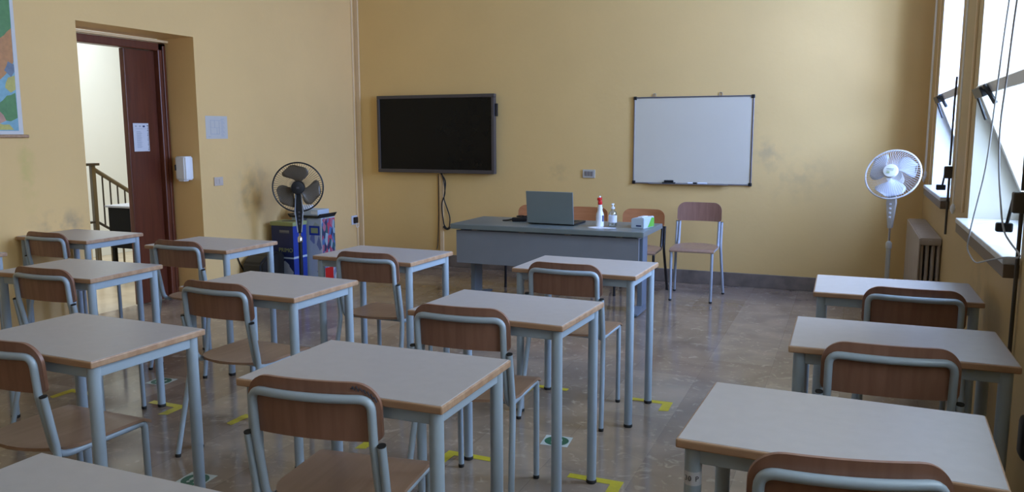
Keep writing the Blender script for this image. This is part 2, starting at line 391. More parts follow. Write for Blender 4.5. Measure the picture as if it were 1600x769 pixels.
# ---- windows
def window(i, y0, y1, z0):
    XW = XR + WT - 0.06                      # window plane
    root = bpy.data.objects.new('window_%d' % i, None); COL.objects.link(root); root['kind'] = 'structure'
    bm = bmesh.new()                         # painted lining of the opening
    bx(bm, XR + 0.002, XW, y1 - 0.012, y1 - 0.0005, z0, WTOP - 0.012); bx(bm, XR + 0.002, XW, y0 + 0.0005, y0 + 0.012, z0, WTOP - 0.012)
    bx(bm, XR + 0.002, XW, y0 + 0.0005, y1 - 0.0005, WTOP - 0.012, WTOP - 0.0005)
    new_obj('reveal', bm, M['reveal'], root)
    bm = bmesh.new(); bx(bm, XR - 0.055, XW, y0 + 0.001, y1 - 0.001, z0 - 0.026, z0, 0.005)
    new_obj('sill', bm, M['marble'], root)
    bm = bmesh.new(); bx(bm, XR - 0.051, XW, y0 + 0.002, y1 - 0.004, z0 - 0.075, z0 - 0.026, 0.003); new_obj('sill_shade_block', bm, M['sill_shaded'], root)  # lower part of the sill, coloured brown to show its end in shade
    ym = (y0 + y1) / 2; zt = z0 + 0.74
    bm = bmesh.new(); f = 0.055
    bx(bm, XW, XW + 0.05, y0, y0 + f, z0, WTOP, 0.004); bx(bm, XW, XW + 0.05, y1 - f, y1, z0, WTOP, 0.004)
    bx(bm, XW, XW + 0.05, y0 + f, y1 - f, z0, z0 + f, 0.004); bx(bm, XW, XW + 0.05, y0 + f, y1 - f, WTOP - f, WTOP, 0.004)
    bx(bm, XW, XW + 0.05, y0 + f, y1 - f, zt, zt + f, 0.004); bx(bm, XW, XW + 0.05, ym - f / 2, ym + f / 2, zt + f, WTOP - f, 0.004)
    new_obj('window_frame', bm, M['win_frame'], root)
    for a, b in ((y0 + f, ym - f / 2), (ym + f / 2, y1 - f)):
        bm = bmesh.new(); bx(bm, XW + 0.022, XW + 0.028, a, b, zt + f, WTOP - f); new_obj('pane', bm, M['glass'], root)
    # bottom-hung sash tilted into the room
    th = math.radians(23.5); L = 0.70
    sash = bpy.data.objects.new('sash', None); COL.objects.link(sash); sash.parent = root
    sash.location = (XW - 0.012, 0, z0 + f - 0.01); sash.rotation_euler = (0, -th, 0)
    a, b, s = y0 + 0.02, y1 - 0.02, 0.05
    bm = bmesh.new()
    bx(bm, -0.02, 0.02, a, a + s, 0, L, 0.004); bx(bm, -0.02, 0.02, b - s, b, 0, L, 0.004)
    bx(bm, -0.02, 0.02, a + s, b - s, 0, s, 0.004); bx(bm, -0.02, 0.02, a + s, b - s, L - s, L, 0.004)
    new_obj('sash_frame', bm, M['win_frame'], sash)
    bm = bmesh.new(); bx(bm, -0.003, 0.003, a + s, b - s, s, L - s); new_obj('pane', bm, M['glass'], sash)
    # black scissor stay at the top rail
    bm = bmesh.new()
    tube(bm, [(-0.035, b - 0.10, L - 0.03), (-0.035, b - 0.42, L - 0.01), (-0.03, b - 0.46, L - 0.10)], 0.011, 8)
    bx(bm, -0.055, -0.02, b - 0.36, b - 0.10, L - 0.055, L - 0.005, 0.004)
    tube(bm, [(-0.04, b - 0.10, L - 0.03), (-0.05, b - 0.13, L - 0.17)], 0.007, 8)
    new_obj('stay', bm, M['black'], sash)
    # hand crank on the wall at the near side of the window
    bm = bmesh.new(); zc = 1.17
    bx(bm, XR - 0.045, XR, y0 - 0.05, y0 - 0.005, zc - 0.02, zc + 0.055, 0.006)
    bx(bm, XR - 0.035, XR + 0.0, y0 - 0.005, y0 + 0.05, zc, zc + 0.045, 0.006)
    new_obj('crank_gearbox', bm, M['dark_conduit'], root)
    bm = bmesh.new(); tube(bm, [(XR - 0.03, y0 + 0.05, zc + 0.02), (XR - 0.04, y0 + 0.07, zc - 0.07)], 0.006, 8)
    bx(bm, XR - 0.075, XR - 0.02, y0 + 0.058, y0 + 0.088, zc - 0.10, zc - 0.065, 0.006)
    new_obj('crank_handle', bm, M['black'], root)
    bm = bmesh.new(); tube(bm, [(XR - 0.016, y0 - 0.03, zc + 0.06), (XR - 0.016, y0 - 0.03, zc + 0.42), (XR - 0.012, y0 - 0.028, zc + 0.60)], 0.006, 8)
    tube(bm, [(XR - 0.014, y0 - 0.03, zc), (XR - 0.014, y0 - 0.03, 0.80 if i == 2 else 0.30)], 0.007, 8)
    new_obj('crank_rod', bm, M['dark_conduit'], root)
    return root
for k, (y0, y1, z0) in enumerate(WINDOWS[::-1]):
    window({0: 2, 1: 1, 2: 3, 3: 4}[k], y0, y1, z0)
# painted cable ducts on the pier between the windows
bm = bmesh.new(); bx(bm, XR - 0.012, XR, 4.98, 5.005, 1.0, ZC, 0.003); struct(new_obj('trim_4', bm, M['conduit']))
bm = bmesh.new(); bx(bm, XR - 0.010, XR, 7.15, 7.175, 1.0, ZC, 0.003); struct(new_obj('trim_5', bm, M['conduit']))

# ---- door: frame and one closed leaf
DX = XL - 0.31
root = bpy.data.objects.new('door_1', None); COL.objects.link(root); root['kind'] = 'structure'
bm = bmesh.new()
bx(bm, DX - 0.10, DX, DOOR_Y1 - 0.085, DOOR_Y1 - 0.002, 0, 2.19, 0.008); bx(bm, DX - 0.10, DX, DOOR_Y0 + 0.002, DOOR_Y0 + 0.085, 0, 2.19, 0.008)
bx(bm, DX - 0.10, DX, DOOR_Y0 + 0.002, DOOR_Y1 - 0.002, 2.125, 2.19, 0.008)
bx(bm, DX - 0.02, DX + 0.012, DOOR_Y1 - 0.045, DOOR_Y1 - 0.012, 0, 2.17, 0.006)
new_obj('door_frame', bm, M['door_frame'], root)
bm = bmesh.new(); bx(bm, DX - 0.085, DX - 0.045, 4.905, DOOR_Y1 - 0.087, 0.006, 2.122, 0.004)
bx(bm, DX - 0.05, DX - 0.035, 4.905, 4.93, 0.006, 2.122, 0.003)
leaf = new_obj('door_leaf', bm, M['door'], root)
bm = bmesh.new(); bx(bm, DX - 0.02, DX + 0.035, DOOR_Y0 + 0.001, DOOR_Y1 - 0.001, 2.192, 2.212, 0.003); new_obj('plaster_bead', bm, M['conduit'], root)

# ---- stair hall beyond the door
HX = -8.15
bm = bmesh.new(); bx(bm, HX - 0.2, XL - DOOR_DEPTH, 2.2, 9.0, -0.15, -0.001); struct(new_obj('floor_hall', bm, M['hall_floor']))
bm = bmesh.new(); bx(bm, HX - 0.2, XL - DOOR_DEPTH, 2.2, 9.0, 3.2, 3.3); struct(new_obj('ceiling_hall', bm, M['ceiling']))
bm = bmesh.new(); bx(bm, HX - 0.2, HX, 2.2, 9.0, 0, 3.2); bx(bm, HX, XL - DOOR_DEPTH, 2.0, 2.2, 0, 3.2); bx(bm, HX, XL - DOOR_DEPTH, 9.0, 9.2, 0, 3.2)
bx(bm, XL - DOOR_DEPTH - 0.05, XL - DOOR_DEPTH, YF, 9.0, 0, 3.2)
struct(new_obj('wall_hall', bm, M['hall_wall']))
# railing: landing post, sloping handrail, balusters
rr = empty('stair_railing', (-7.0, 5.8, 0), 0, 'dark metal stair railing with slim balusters and sloping handrail beyond the doorway', 'railing')
def ry(y): return 1.12 - (y - 5.81) * 0.60
bm = bmesh.new(); tube(bm, [(0, 0.0, 1.10), (0, 1.30, 1.10 - 1.30 * 0.60)], 0.022, 10); new_obj('handrail', bm, M['handrail'], rr, True)
bm = bmesh.new(); bx(bm, -0.02, 0.02, -0.01, 0.035, 0, 1.12, 0.004); new_obj('newel_post', bm, M['handrail'], rr)
bm = bmesh.new(); bx(bm, -0.02, 0.02, -0.12, -0.10, 0, 1.10, 0.003); new_obj('side_post', bm, M['railing'], rr)
bm = bmesh.new(); bx(bm, -0.05, 0.05, -0.12, 0.06, 1.12, 1.145, 0.003); new_obj('post_cap', bm, M['railing'], rr)
bm = bmesh.new(); tube(bm, [(0, 0.0, 0.57), (0, 1.0, 0.57 - 0.60)], 0.014, 8); new_obj('bottom_rail', bm, M['railing'], rr, True)
bm = bmesh.new(); bx(bm, -0.03, 0.03, -0.075, -0.02, 0.545, 0.565); new_obj('cross_rail', bm, M['railing'], rr)
for k in range(9):
    y = 0.12 + k * 0.088; bm = bmesh.new(); zb = max(0.57 - y * 0.60, 0.02)
    tube(bm, [(0, y, zb), (0, y, 1.09 - y * 0.60)], 0.008, 8); new_obj('baluster', bm, M['railing'], rr, True)
ra = empty('landing_railing', (-6.85, 5.3, 0), 0, 'low run of dark bars at floor level behind the black hall table', 'railing')
bm = bmesh.new(); tube(bm, [(0, -0.9, 0.45), (0, 1.6, 0.45)], 0.012, 8); tube(bm, [(0, -0.9, 0.05), (0, 1.6, 0.05)], 0.012, 8); new_obj('rail', bm, M['handrail'], ra, True)
for k in range(18):
    bm = bmesh.new(); y = -0.85 + k * 0.14; tube(bm, [(0, y, 0.0), (0, y, 0.45)], 0.010, 8); new_obj('bar', bm, M['handrail'], ra, True)
# black hall table
ht = empty('hall_table', (-6.28, 5.70, 0), 0, 'black table with deep front standing in the hall beyond the door', 'table')
bm = bmesh.new(); bx(bm, -0.22, 0.22, -0.20, 0.36, 0.745, 0.765, 0.004); new_obj('table_top', bm, M['ink_soft'], ht)
bm = bmesh.new(); bx(bm, -0.20, 0.20, -0.18, 0.34, 0.36, 0.745, 0.004); new_obj('case', bm, M['jet'], ht)
for a in (-0.18, 0.18):
    for b in (-0.15, 0.30):
        bm = bmesh.new(); bx(bm, a - 0.016, a + 0.016, b - 0.016, b + 0.016, 0, 0.36); new_obj('leg', bm, M['jet'], ht)

# ================================================================== STUDENT DESKS
DW, DD, DH = 0.644, 0.456, 0.76
def make_desk():
    r = empty('school_desk', (0, 0, 0))
    x, y = DW / 2, DD / 2
    bm = bmesh.new(); bx(bm, -x, x, -y, y, DH - 0.023, DH - 0.0012, 0.004); new_obj('edge_band', bm, M['edge'], r)
    bm = bmesh.new(); bx(bm, -x + 0.004, x - 0.004, -y + 0.004, y - 0.004, DH - 0.004, DH, 0.0012, seg=1); new_obj('tabletop', bm, M['laminate'], r)
    ix, iy = x - 0.034, y - 0.034
    bm = bmesh.new(); t = 0.010; z0, z1 = DH - 0.062, DH - 0.0235
    bx(bm, -ix, ix, -iy - t, -iy + t, z0, z1, 0.003); bx(bm, -ix, ix, iy - t, iy + t, z0, z1, 0.003)
    bx(bm, -ix - t, -ix + t, -iy + t, iy - t, z0, z1, 0.003); bx(bm, ix - t, ix + t, -iy + t, iy - t, z0, z1, 0.003)
    new_obj('apron', bm, M['blue_steel'], r)
    for sx in (-1, 1):
        for sy in (-1, 1):
            bm = bmesh.new(); tube(bm, [(sx * ix, sy * iy, 0.012), (sx * ix, sy * iy, DH - 0.0235)], 0.0195, 20)
            l = new_obj('leg', bm, M['blue_steel'], r, True)
            bm = bmesh.new(); lathe(bm, [(0.018, 0), (0.0212, 0.003), (0.0212, 0.013), (0.019, 0.016)], 20, (sx * ix, sy * iy, 0)); new_obj('foot_cap', bm, M['rubber'], l, True)
    return r
D = {  # name: x, y, rotation, label
 'D1': (-1.234, 1.932, 0.012, 'grey-topped school desk nearest the camera whose chair back has black scribbles'),
 'D2': (-1.223, 2.861, -0.041, 'middle column school desk, second from the teacher, behind the scribbled chair\'s desk'),
 'D3': (-1.235, 3.923, -0.018, 'school desk standing closest in front of the blue-grey teacher\'s desk'),
 'D0': (-1.247, 0.899, 0.0, 'school desk cropped by the bottom left corner, only its top in view'),
 'B1': (-2.38, 1.892, -0.02, 'near left school desk above the cropped corner desk, green sticker at its leg'),
 'B2': (-2.412, 2.892, -0.026, 'school desk left of centre, between the near left desk and the one by the boxes'),
 'B3': (-2.422, 3.877, -0.037, 'school desk right of the black fan and the recycling boxes'),
 'A1': (-3.592, 2.863, 0.05, 'school desk at left behind the near left desk, yellow tape at its right far leg'),
 'A2': (-3.65, 3.851, -0.003, 'school desk just in front of the brown door leaf and white dispenser'),
 'Z2': (-4.785, 3.844, 0.012, 'school desk farthest left, in front of the open doorway with the railing'),
 'Z1': (-4.78, 2.87, 0.0, 'school desk cut by the left picture edge, only a corner and leg showing'),
 'R1': (-0.001, 1.94, -0.038, 'nearest desk of the window side with a 30 P sticker on its leg'),
 'R2': (0.163, 2.88, 0.006, 'middle desk of the three along the window wall'),
 'R3': (0.195, 3.851, 0.008, 'farthest desk of the three along the window wall, below the white fan'),
}
proto = make_desk(); first = True
DESK = {}
for k, (x, y, a, lab) in D.items():
    o = proto if first else copy_tree(proto); first = False
    o.location = (x, y, 0); o.rotation_euler = (0, 0, a); tag(o, lab, 'desk', 'school desks in rows'); DESK[k] = o

# sticker 30 P on the near left leg of R1
st = bmesh.new(); lx, ly = -DW / 2 + 0.034, -DD / 2 + 0.034
tube(st, [(lx, ly, 0.648), (lx, ly, 0.680)], 0.0199, 20, cap=False)
so = new_obj('number_sticker', st, M['paper'], DESK['R1'], True); so['label'] = 'white paper sticker reading 30 P wrapped round the leg'
for body, a in (('3', -27), ('0', 0), ('P', 47)):
    ang = math.radians(-90 - 8 + a)
    text_mesh(body, 0.017, M['ink'], 'lettering', so, (lx + 0.0202 * math.cos(ang), ly + 0.0202 * math.sin(ang), 0.664), (PI / 2, 0, ang + PI / 2), 0.0003)

# ================================================================== CHAIRS
def make_chair(frame, ply, seatm, zs=1.0):
    r = empty('school_chair', (0, 0, 0)); T = 0.0120; hx = 0.172
    def Z(z): return z * zs
    back_y0, back_y1 = -0.172, -0.1925
    # hoop: side rails under the seat, bending up into the back and over
    top = []
    for k in range(9):
        u = -1 + 2 * k / 8; top.append((-hx * u * 0.80, back_y1 - 0.025 * (1 - (u * 0.8) ** 2), Z(0.764)))
    right = [(hx, 0.170, Z(0.425)), (hx, -0.142, Z(0.425)), (hx, -0.184, Z(0.64)), (hx, back_y1 - 0.002, Z(0.764))]
    left = [(-a, b, c) for a, b, c in right[::-1]]
    pts = right + top[0:0] + [(t[0], t[1], t[2]) for t in top[1:-1]] + left
    rad = [0, 0.05, 0.0, 0.066] + [0] * 7 + [0.066, 0.0, 0.05, 0]
    path = fillet(pts, rad, 6)
    bm = bmesh.new(); tube(bm, path, T, 12); new_obj('back_frame', bm, frame, r, True)
    for s in (-1, 1):
        p = fillet([(s * hx, 0.150, Z(0.425)), (s * hx, 0.200, Z(0.425)), (s * 0.171, 0.205, 0.012)], [0, 0.045, 0], 6)
        bm = bmesh.new(); tube(bm, p, T * 0.995, 12); l = new_obj('leg', bm, frame, r, True)
        bm = bmesh.new(); lathe(bm, [(0.011, 0), (0.0128, 0.003), (0.0128, 0.014), (0.0115, 0.016)], 14, (s * 0.171, 0.205, 0)); new_obj('foot_cap', bm, M['rubber'], l, True)
        p = fillet([(s * 0.1945, -0.185, Z(0.638)), (s * 0.1945, -0.150, Z(0.435)), (s * 0.217, -0.240, 0.012)], [0, 0.05, 0], 6)
        bm = bmesh.new(); tube(bm, p, T, 12); l = new_obj('leg', bm, frame, r, True)
        bm = bmesh.new(); lathe(bm, [(0.011, 0), (0.0128, 0.003), (0.0128, 0.014), (0.0115, 0.016)], 14, (s * 0.217, -0.240, 0)); new_obj('foot_cap', bm, M['rubber'], l, True)
        bm = bmesh.new(); tube(bm, [(s * 0.1945, -0.1842, Z(0.634)), (s * 0.1945, -0.1857, Z(0.642))], 0.0118, 12); new_obj('end_plug', bm, M['rubber'], l, True)
    bm = bmesh.new(); tube(bm, [(-hx, 0.13, Z(0.424)), (hx, 0.13, Z(0.424))], 0.008, 8); tube(bm, [(-hx, -0.09, Z(0.424)), (hx, -0.09, Z(0.424))], 0.008, 8)
    new_obj('stretcher', bm, frame, r, True)
    # seat: straight rolled front, round rear, dished
    bm = bmesh.new(); N = 18; Mx = 10; rows = []
    def half(v):
        if v > -0.03: return 0.187
        t = (-0.03 - v) / 0.150
        return 0.187 * math.sqrt(max(0.0, 1 - t ** 2.3)) * (1 if t < 0.999 else 0) + 0.002
    vs_ = [0.218, 0.214, 0.205, 0.185, 0.14, 0.09, 0.04, 0.0, -0.03, -0.06, -0.09, -0.115, -0.135, -0.15, -0.162, -0.171, -0.177, -0.180]
    for dz in (0.0, -0.011):
        g = []
        for v in vs_:
            h = half(v); row = []
            for i in range(Mx + 1):
                u = -1 + 2 * i / Mx
                z = 0.4475 - 0.007 * (1 - u * u) * (1 - abs(v) / 0.25)
                if v > 0.17: z -= ((v - 0.17) / 0.05) ** 2 * 0.020
                if v < -0.10: z += (-0.10 - v) * 0.06
                row.append(bm.verts.new((h * u, v, Z(z) + dz)))
            g.append(row)
        rows.append(g)
    A, B = rows
    for g in rows:
        for a, b in zip(g, g[1:]):
            for i in range(Mx): bm.faces.new((a[i], a[i + 1], b[i + 1], b[i]))
    n = len(vs_)
    for j in range(n - 1):
        for i in (0, Mx): bm.faces.new((A[j][i], A[j + 1][i], B[j + 1][i], B[j][i]))
    for j in (0, n - 1):
        for i in range(Mx): bm.faces.new((A[j][i], A[j][i + 1], B[j][i + 1], B[j][i]))
    new_obj('seat', bm, seatm, r, True)
    # backrest: curved board in front of the hoop
    ol = round_rect(-0.193, 0.193, 0.645, 0.802, [0.022, 0.022, 0.07, 0.07], 8)
    bm = bmesh.new()
    xs = sorted(set(round(a, 4) for a, b in ol) | set(round(-0.193 + k * 0.386 / 16, 4) for k in range(17)))
    def zr(x):
        lo, hi = 0.645, 0.806; ax = abs(x)
        d = ax - (0.193 - 0.07)
        if d > 0: hi -= 0.07 - math.sqrt(max(0, 0.07 ** 2 - d * d))
        d = ax - (0.193 - 0.022)
        if d > 0: lo += 0.022 - math.sqrt(max(0, 0.022 ** 2 - d * d))
        return lo, hi
    F, K = [], []
    for x in xs:
        lo, hi = zr(x); f, k = [], []
        for j in range(5):
            z = lo + (hi - lo) * j / 4
            yb = -0.172 - (z - 0.645) * 0.075 - 0.025 * (1 - (x / 0.193) ** 2)
            f.append(bm.verts.new((x, yb + 0.011, Z(z)))); k.append(bm.verts.new((x, yb, Z(z))))
        F.append(f); K.append(k)
    for g in (F, K):
        for a, b in zip(g, g[1:]):
            for j in range(4): bm.faces.new((a[j], b[j], b[j + 1], a[j + 1]))
    for i in range(len(xs) - 1):
        for j in (0, 4): bm.faces.new((F[i][j], F[i + 1][j], K[i + 1][j], K[i][j]))
    for i in (0, len(xs) - 1):
        for j in range(4): bm.faces.new((F[i][j], F[i][j + 1], K[i][j + 1], K[i][j]))
    new_obj('backrest', bm, ply, r, True)
    return r
CH = {
 'D1': (-1.292, 1.845, 0.133, 'chair with black scribbled marks on the top corner of its wooden back'),
 'B2': (-2.492, 2.823, -0.028, 'chair left of centre, its seat showing above the scribbled chair\'s desk corner'),
 'D2': (-1.313, 2.782, 0.053, 'chair at the middle column desk directly behind the scribbled chair\'s desk'),
 'D3': (-1.270, 3.859, -0.014, 'chair at the desk closest in front of the teacher\'s desk'),
 'B3': (-2.373, 3.803, 0.007, 'chair at the desk beside the recycling boxes and black fan'),
 'B1': (-2.432, 1.812, -0.004, 'chair cut by the left picture edge in the lower left, big and near'),
 'A1': (-3.536, 2.797, 0.02, 'chair left, second row from the door, at the desk with yellow tape by its leg'),
 'Z2': (-4.792, 3.778, -0.01, 'farthest left chair, at the desk before the open doorway'),
 'A2': (-3.682, 3.787, -0.010, 'chair at the desk standing in front of the brown door leaf'),
 'R1': (-0.010, 1.825, 0.205, 'chair cut by the bottom picture edge at the nearest window side desk'),
 'R2': (0.123, 2.785, 0.074, 'chair at the middle desk of the three along the window wall'),
 'R3': (0.262, 3.786, 0.0, 'chair at the farthest desk of the window wall, below the white fan'),
}
cproto = make_chair(M['blue_steel'], M['ply'], M['ply_seat']); first = True
CHAIR = {}
for k, (x, y, a, lab) in CH.items():
    o = cproto if first else copy_tree(cproto); first = False
    o.location = (x, y, 0); o.rotation_euler = (0, 0, a); tag(o, lab, 'chair', 'school chairs at the pupils\' desks'); CHAIR[k] = o
# black scribble on the back of D1's chair (rear face)
def back_pt(x, z): return (x, -0.172 - (z - 0.645) * 0.075 - 0.025 * (1 - (x / 0.193) ** 2) - 0.0022, z)
bm = bmesh.new()
strokes = [[(0.124, 0.797), (0.130, 0.787), (0.134, 0.798), (0.140, 0.784), (0.144, 0.793), (0.150, 0.784)],
           [(0.153, 0.789), (0.158, 0.778), (0.162, 0.784), (0.167, 0.772), (0.170, 0.778), (0.176, 0.763), (0.179, 0.769), (0.184, 0.755)],
           [(0.120, 0.791), (0.128, 0.793)]]
for sk in strokes: tube(bm, [back_pt(*p) for p in sk], 0.0019, 6)
so = new_obj('scribble', bm, M['ink'], CHAIR['D1']); so['label'] = 'black marker scribble'

gproto = make_chair(M['grey_steel'], M['ply'], M['ply_seat'], 1.02)
gproto.name = 'school_chair'; gproto.location = (-1.221, 7.015, 0); gproto.rotation_euler = (0, 0, 3.157)
tag(gproto, 'empty chair on silver legs against the front wall below the whiteboard', 'chair')
dk = make_chair(M['dark_steel'], M['ply_orange'], M['ply_seat'], 0.925)
dk.location = (-1.722, 7.02, 0); dk.rotation_euler = (0, 0, PI + 0.03)
tag(dk, 'black-framed chair with orange-brown back behind the small box on the teacher\'s desk', 'chair', 'chairs behind the teacher\'s desk')
for x, y, a, lab in ((-2.262, 7.03, PI - 0.02, 'orange-brown chair back showing right of the laptop behind the teacher\'s desk'),
                     (-2.770, 7.03, PI, 'chair almost wholly hidden behind the laptop, only its left edge showing')):
    c = copy_tree(dk); c.location = (x, y, 0); c.rotation_euler = (0, 0, a); tag(c, lab, 'chair', 'chairs behind the teacher\'s desk')

# ================================================================== TEACHER'S DESK
TX0, TX1, TY0, TY1, TH = -3.085, -1.435, 5.985, 6.655, 0.682
td = empty('teacher_desk', ((TX0 + TX1) / 2, (TY0 + TY1) / 2, 0), 0, 'long blue-grey teacher\'s desk with a front panel, facing the class', 'desk')
hx, hy = (TX1 - TX0) / 2, (TY1 - TY0) / 2
bm = bmesh.new(); bx(bm, -hx, hx, -hy, hy, TH - 0.042, TH, 0.006); new_obj('desk_top', bm, M['teal_top'], td)
bm = bmesh.new(); bx(bm, -hx + 0.035, hx - 0.045, -hy + 0.045, -hy + 0.063, 0.348, TH - 0.055, 0.002); new_obj('front_panel', bm, M['panel'], td)
bm = bmesh.new()
for xx in (-0.62, -0.2, 0.2, 0.62): bx(bm, xx - 0.025, xx + 0.025, -hy + 0.05, -hy + 0.09, TH - 0.055, TH - 0.042)
new_obj('panel_bracket', bm, M['alu'], td)
bm = bmesh.new(); bx(bm, -hx + 0.12, hx - 0.12, -0.03, 0.03, TH - 0.10, TH - 0.042, 0.003); new_obj('cross_beam', bm, M['desk_leg'], td)
for s in (-1, 1):
    xx = s * (hx - 0.085)
    bm = bmesh.new(); bx(bm, xx - 0.022, xx + 0.022, -0.075, 0.075, 0.04, TH - 0.042, 0.006); bx(bm, xx - 0.02, xx + 0.02, -0.27, 0.27, TH - 0.075, TH - 0.042, 0.004)
    l = new_obj('leg', bm, M['desk_leg'], td)
    bm = bmesh.new(); prism(bm, [(-0.27, 0.006), (0.27, 0.006), (0.27, 0.025), (0.09, 0.052), (-0.09, 0.052), (-0.27, 0.025)], xx - 0.032, xx + 0.032, 'X')
    bmesh.ops.bevel(bm, geom=bm.edges[:], offset=0.004, segments=2, affect='EDGES'); new_obj('foot_bar', bm, M['desk_leg'], l)
    for yy in (-0.24, 0.24):
        bm = bmesh.new(); lathe(bm, [(0.02, 0), (0.022, 0.002), (0.022, 0.008)], 14, (xx, yy, 0)); new_obj('glide', bm, M['rubber'], l)

# laptop
lp = empty('laptop', (-2.27, 6.215, TH), -0.05, 'open grey-blue laptop, its lid toward the class, on the teacher\'s desk', 'laptop')
bm = bmesh.new(); bx(bm, -0.205, 0.205, 0.0, 0.275, 0.003, 0.02, 0.004); new_obj('base', bm, M['black'], lp)
bm = bmesh.new(); bx(bm, -0.175, 0.175, 0.10, 0.21, 0.0203, 0.0215); new_obj('keyboard', bm, M['rubber'], lp)
lid = bmesh.new(); bx(lid, -0.208, 0.208, -0.011, 0.0, 0.0, 0.268, 0.004)
lo = new_obj('lid', lid, M['laptop'], lp, loc=(0, 0.0, 0.012)); lo.rotation_euler = (math.radians(7), 0, 0)
bm = bmesh.new(); bx(bm, -0.198, 0.198, 0.0003, 0.0015, 0.012, 0.258); new_obj('screen', bm, M['screen'], lo)
bm = bmesh.new()
for s in (-1, 1): tube(bm, [(s * 0.17 - 0.02, -0.002, 0.012), (s * 0.17 + 0.02, -0.002, 0.012)], 0.008, 10)
new_obj('hinge', bm, M['black'], lp)
# charger brick and cable left of it
ch = empty('laptop_charger', (-2.60, 6.37, TH), 0.25, 'black charger brick with coiled cable left of the laptop', 'charger')
bm = bmesh.new(); bx(bm, -0.075, 0.055, -0.03, 0.03, 0.001, 0.034, 0.008); new_obj('brick', bm, M['black'], ch)
bm = bmesh.new()
tube(bm, fillet([(-0.07, 0, 0.015), (-0.13, -0.01, 0.006), (-0.17, 0.03, 0.005), (-0.12, 0.05, 0.005), (-0.03, 0.045, 0.03), (0.06, 0.05, 0.045), (0.07, 0, 0.03), (0.0, -0.01, 0.041), (-0.05, 0.02, 0.041), (0.02, 0.03, 0.05), (0.09, 0.0, 0.012)], 0.03, 5), 0.0045, 8)
new_obj('cable', bm, M['black'], ch, True)

# spray bottle
sb = empty('spray_bottle', (-1.855, 6.235, TH), 0, 'white spray bottle with a red nozzle on the teacher\'s desk', 'bottle')
bm = bmesh.new(); lathe(bm, [(0.028, 0), (0.032, 0.004), (0.032, 0.085), (0.030, 0.105), (0.022, 0.125), (0.019, 0.14), (0.021, 0.150), (0.0165, 0.168), (0.0165, 0.182)], 24); new_obj('bottle_body', bm, M['white'], sb, True)
bm = bmesh.new(); prism(bm, round_rect(0.0, 0.014, 0.045, 0.095, 0.005), -0.0332, -0.0310, 'Y'); l = new_obj('print', bm, M['navy'], sb)
l.rotation_euler = (0, 0, 0.9)
bm = bmesh.new(); lathe(bm, [(0.017, 0.180), (0.018, 0.183), (0.018, 0.205), (0.012, 0.212), (0.011, 0.222)], 20)
bx(bm, -0.013, 0.013, -0.042, 0.018, 0.214, 0.238, 0.005)
bx(bm, -0.005, 0.005, -0.036, -0.028, 0.190, 0.216, 0.002); new_obj('spray_head', bm, M['red'], sb, True)
bm = bmesh.new(); lathe(bm, [(0.007, 0), (0.0095, 0.004), (0.006, 0.014)], 12, (0.0, -0.012, 0.237)); new_obj('tip', bm, M['white'], sb, True)
# sanitiser bottle
sa = empty('sanitizer_bottle', (-1.762, 6.285, TH), 0, 'clear pump bottle of hand sanitiser right of the spray bottle', 'bottle')
bm = bmesh.new(); lathe(bm, [(0.028, 0.001), (0.033, 0.005), (0.033, 0.105), (0.029, 0.122), (0.014, 0.134), (0.013, 0.146)], 24); new_obj('bottle_body', bm, M['bottle_clear'], sa, True)
bm = bmesh.new(); lathe(bm, [(0.0335, 0.035), (0.0335, 0.092)], 24); new_obj('wrap_label', bm, M['paper'], sa, True)
bm = bmesh.new(); lathe(bm, [(0.015, 0.144), (0.015, 0.160), (0.006, 0.163), (0.006, 0.176), (0.011, 0.178), (0.011, 0.187), (0, 0.189)], 18)
bx(bm, -0.005, 0.005, -0.034, 0.0, 0.178, 0.187, 0.002); new_obj('pump', bm, M['white'], sa, True)
# crumpled wipes under the bottles
bm = bmesh.new()
n = 22; cxs = [(-0.06, 0), (0.05, 0.03)]
ring = []
cv = bm.verts.new((0, 0, 0.006))
for q in range(1, 4):
    rg = []
    for k in range(n):
        a = 2 * PI * k / n; rad = (0.105 + 0.02 * math.sin(3 * a + 1) + 0.014 * math.sin(7 * a)) * q / 3
        rg.append(bm.verts.new((rad * math.cos(a), rad * 0.55 * math.sin(a), 0.002 if q == 3 else 0.003 + random.random() * 0.004)))
    ring.append(rg)
for k in range(n): bm.faces.new((cv, ring[0][k], ring[0][(k + 1) % n]))
for a, b in zip(ring, ring[1:]):
    for k in range(n): bm.faces.new((a[k], a[(k + 1) % n], b[(k + 1) % n], b[k]))
o = new_obj('paper_wipe', bm, M['white'], None, False, (-1.835, 6.16, TH)); tag(o, 'crumpled white paper wipe lying under and around the spray bottle', 'paper wipe')
md = o.modifiers.new('t', 'SOLIDIFY'); md.thickness = 0.0015
# small box of gloves
gb = empty('glove_box', (-1.525, 6.335, TH), -0.18, 'small white carton with a bright green end on the teacher\'s desk', 'carton')
bm = bmesh.new(); prism(bm, [(-0.058, 0), (0.052, 0), (0.052, 0.080), (0.045, 0.086), (-0.05, 0.078), (-0.058, 0.070)], -0.10, 0.10, 'Y')
bmesh.ops.bevel(bm, geom=bm.edges[:], offset=0.003, segments=2, affect='EDGES'); new_obj('carton', bm, M['box_white'], gb)
bm = bmesh.new(); prism(bm, [(-0.03, 0.004), (0.099, 0.004), (0.099, 0.070), (0.05, 0.080), (0.0, 0.03)], 0.0522, 0.0535, 'X'); new_obj('green_end', bm, M['lime'], gb)['label'] = 'bright green printed end'
bm = bmesh.new(); bx(bm, -0.015, 0.030, -0.1012, -0.1002, 0.014, 0.026); new_obj('printed_label', bm, M['navy'], gb)
bm = bmesh.new(); bx(bm, -0.02, 0.018, -0.055, 0.055, 0.081, 0.0885); o = new_obj('flap', bm, M['white'], gb)

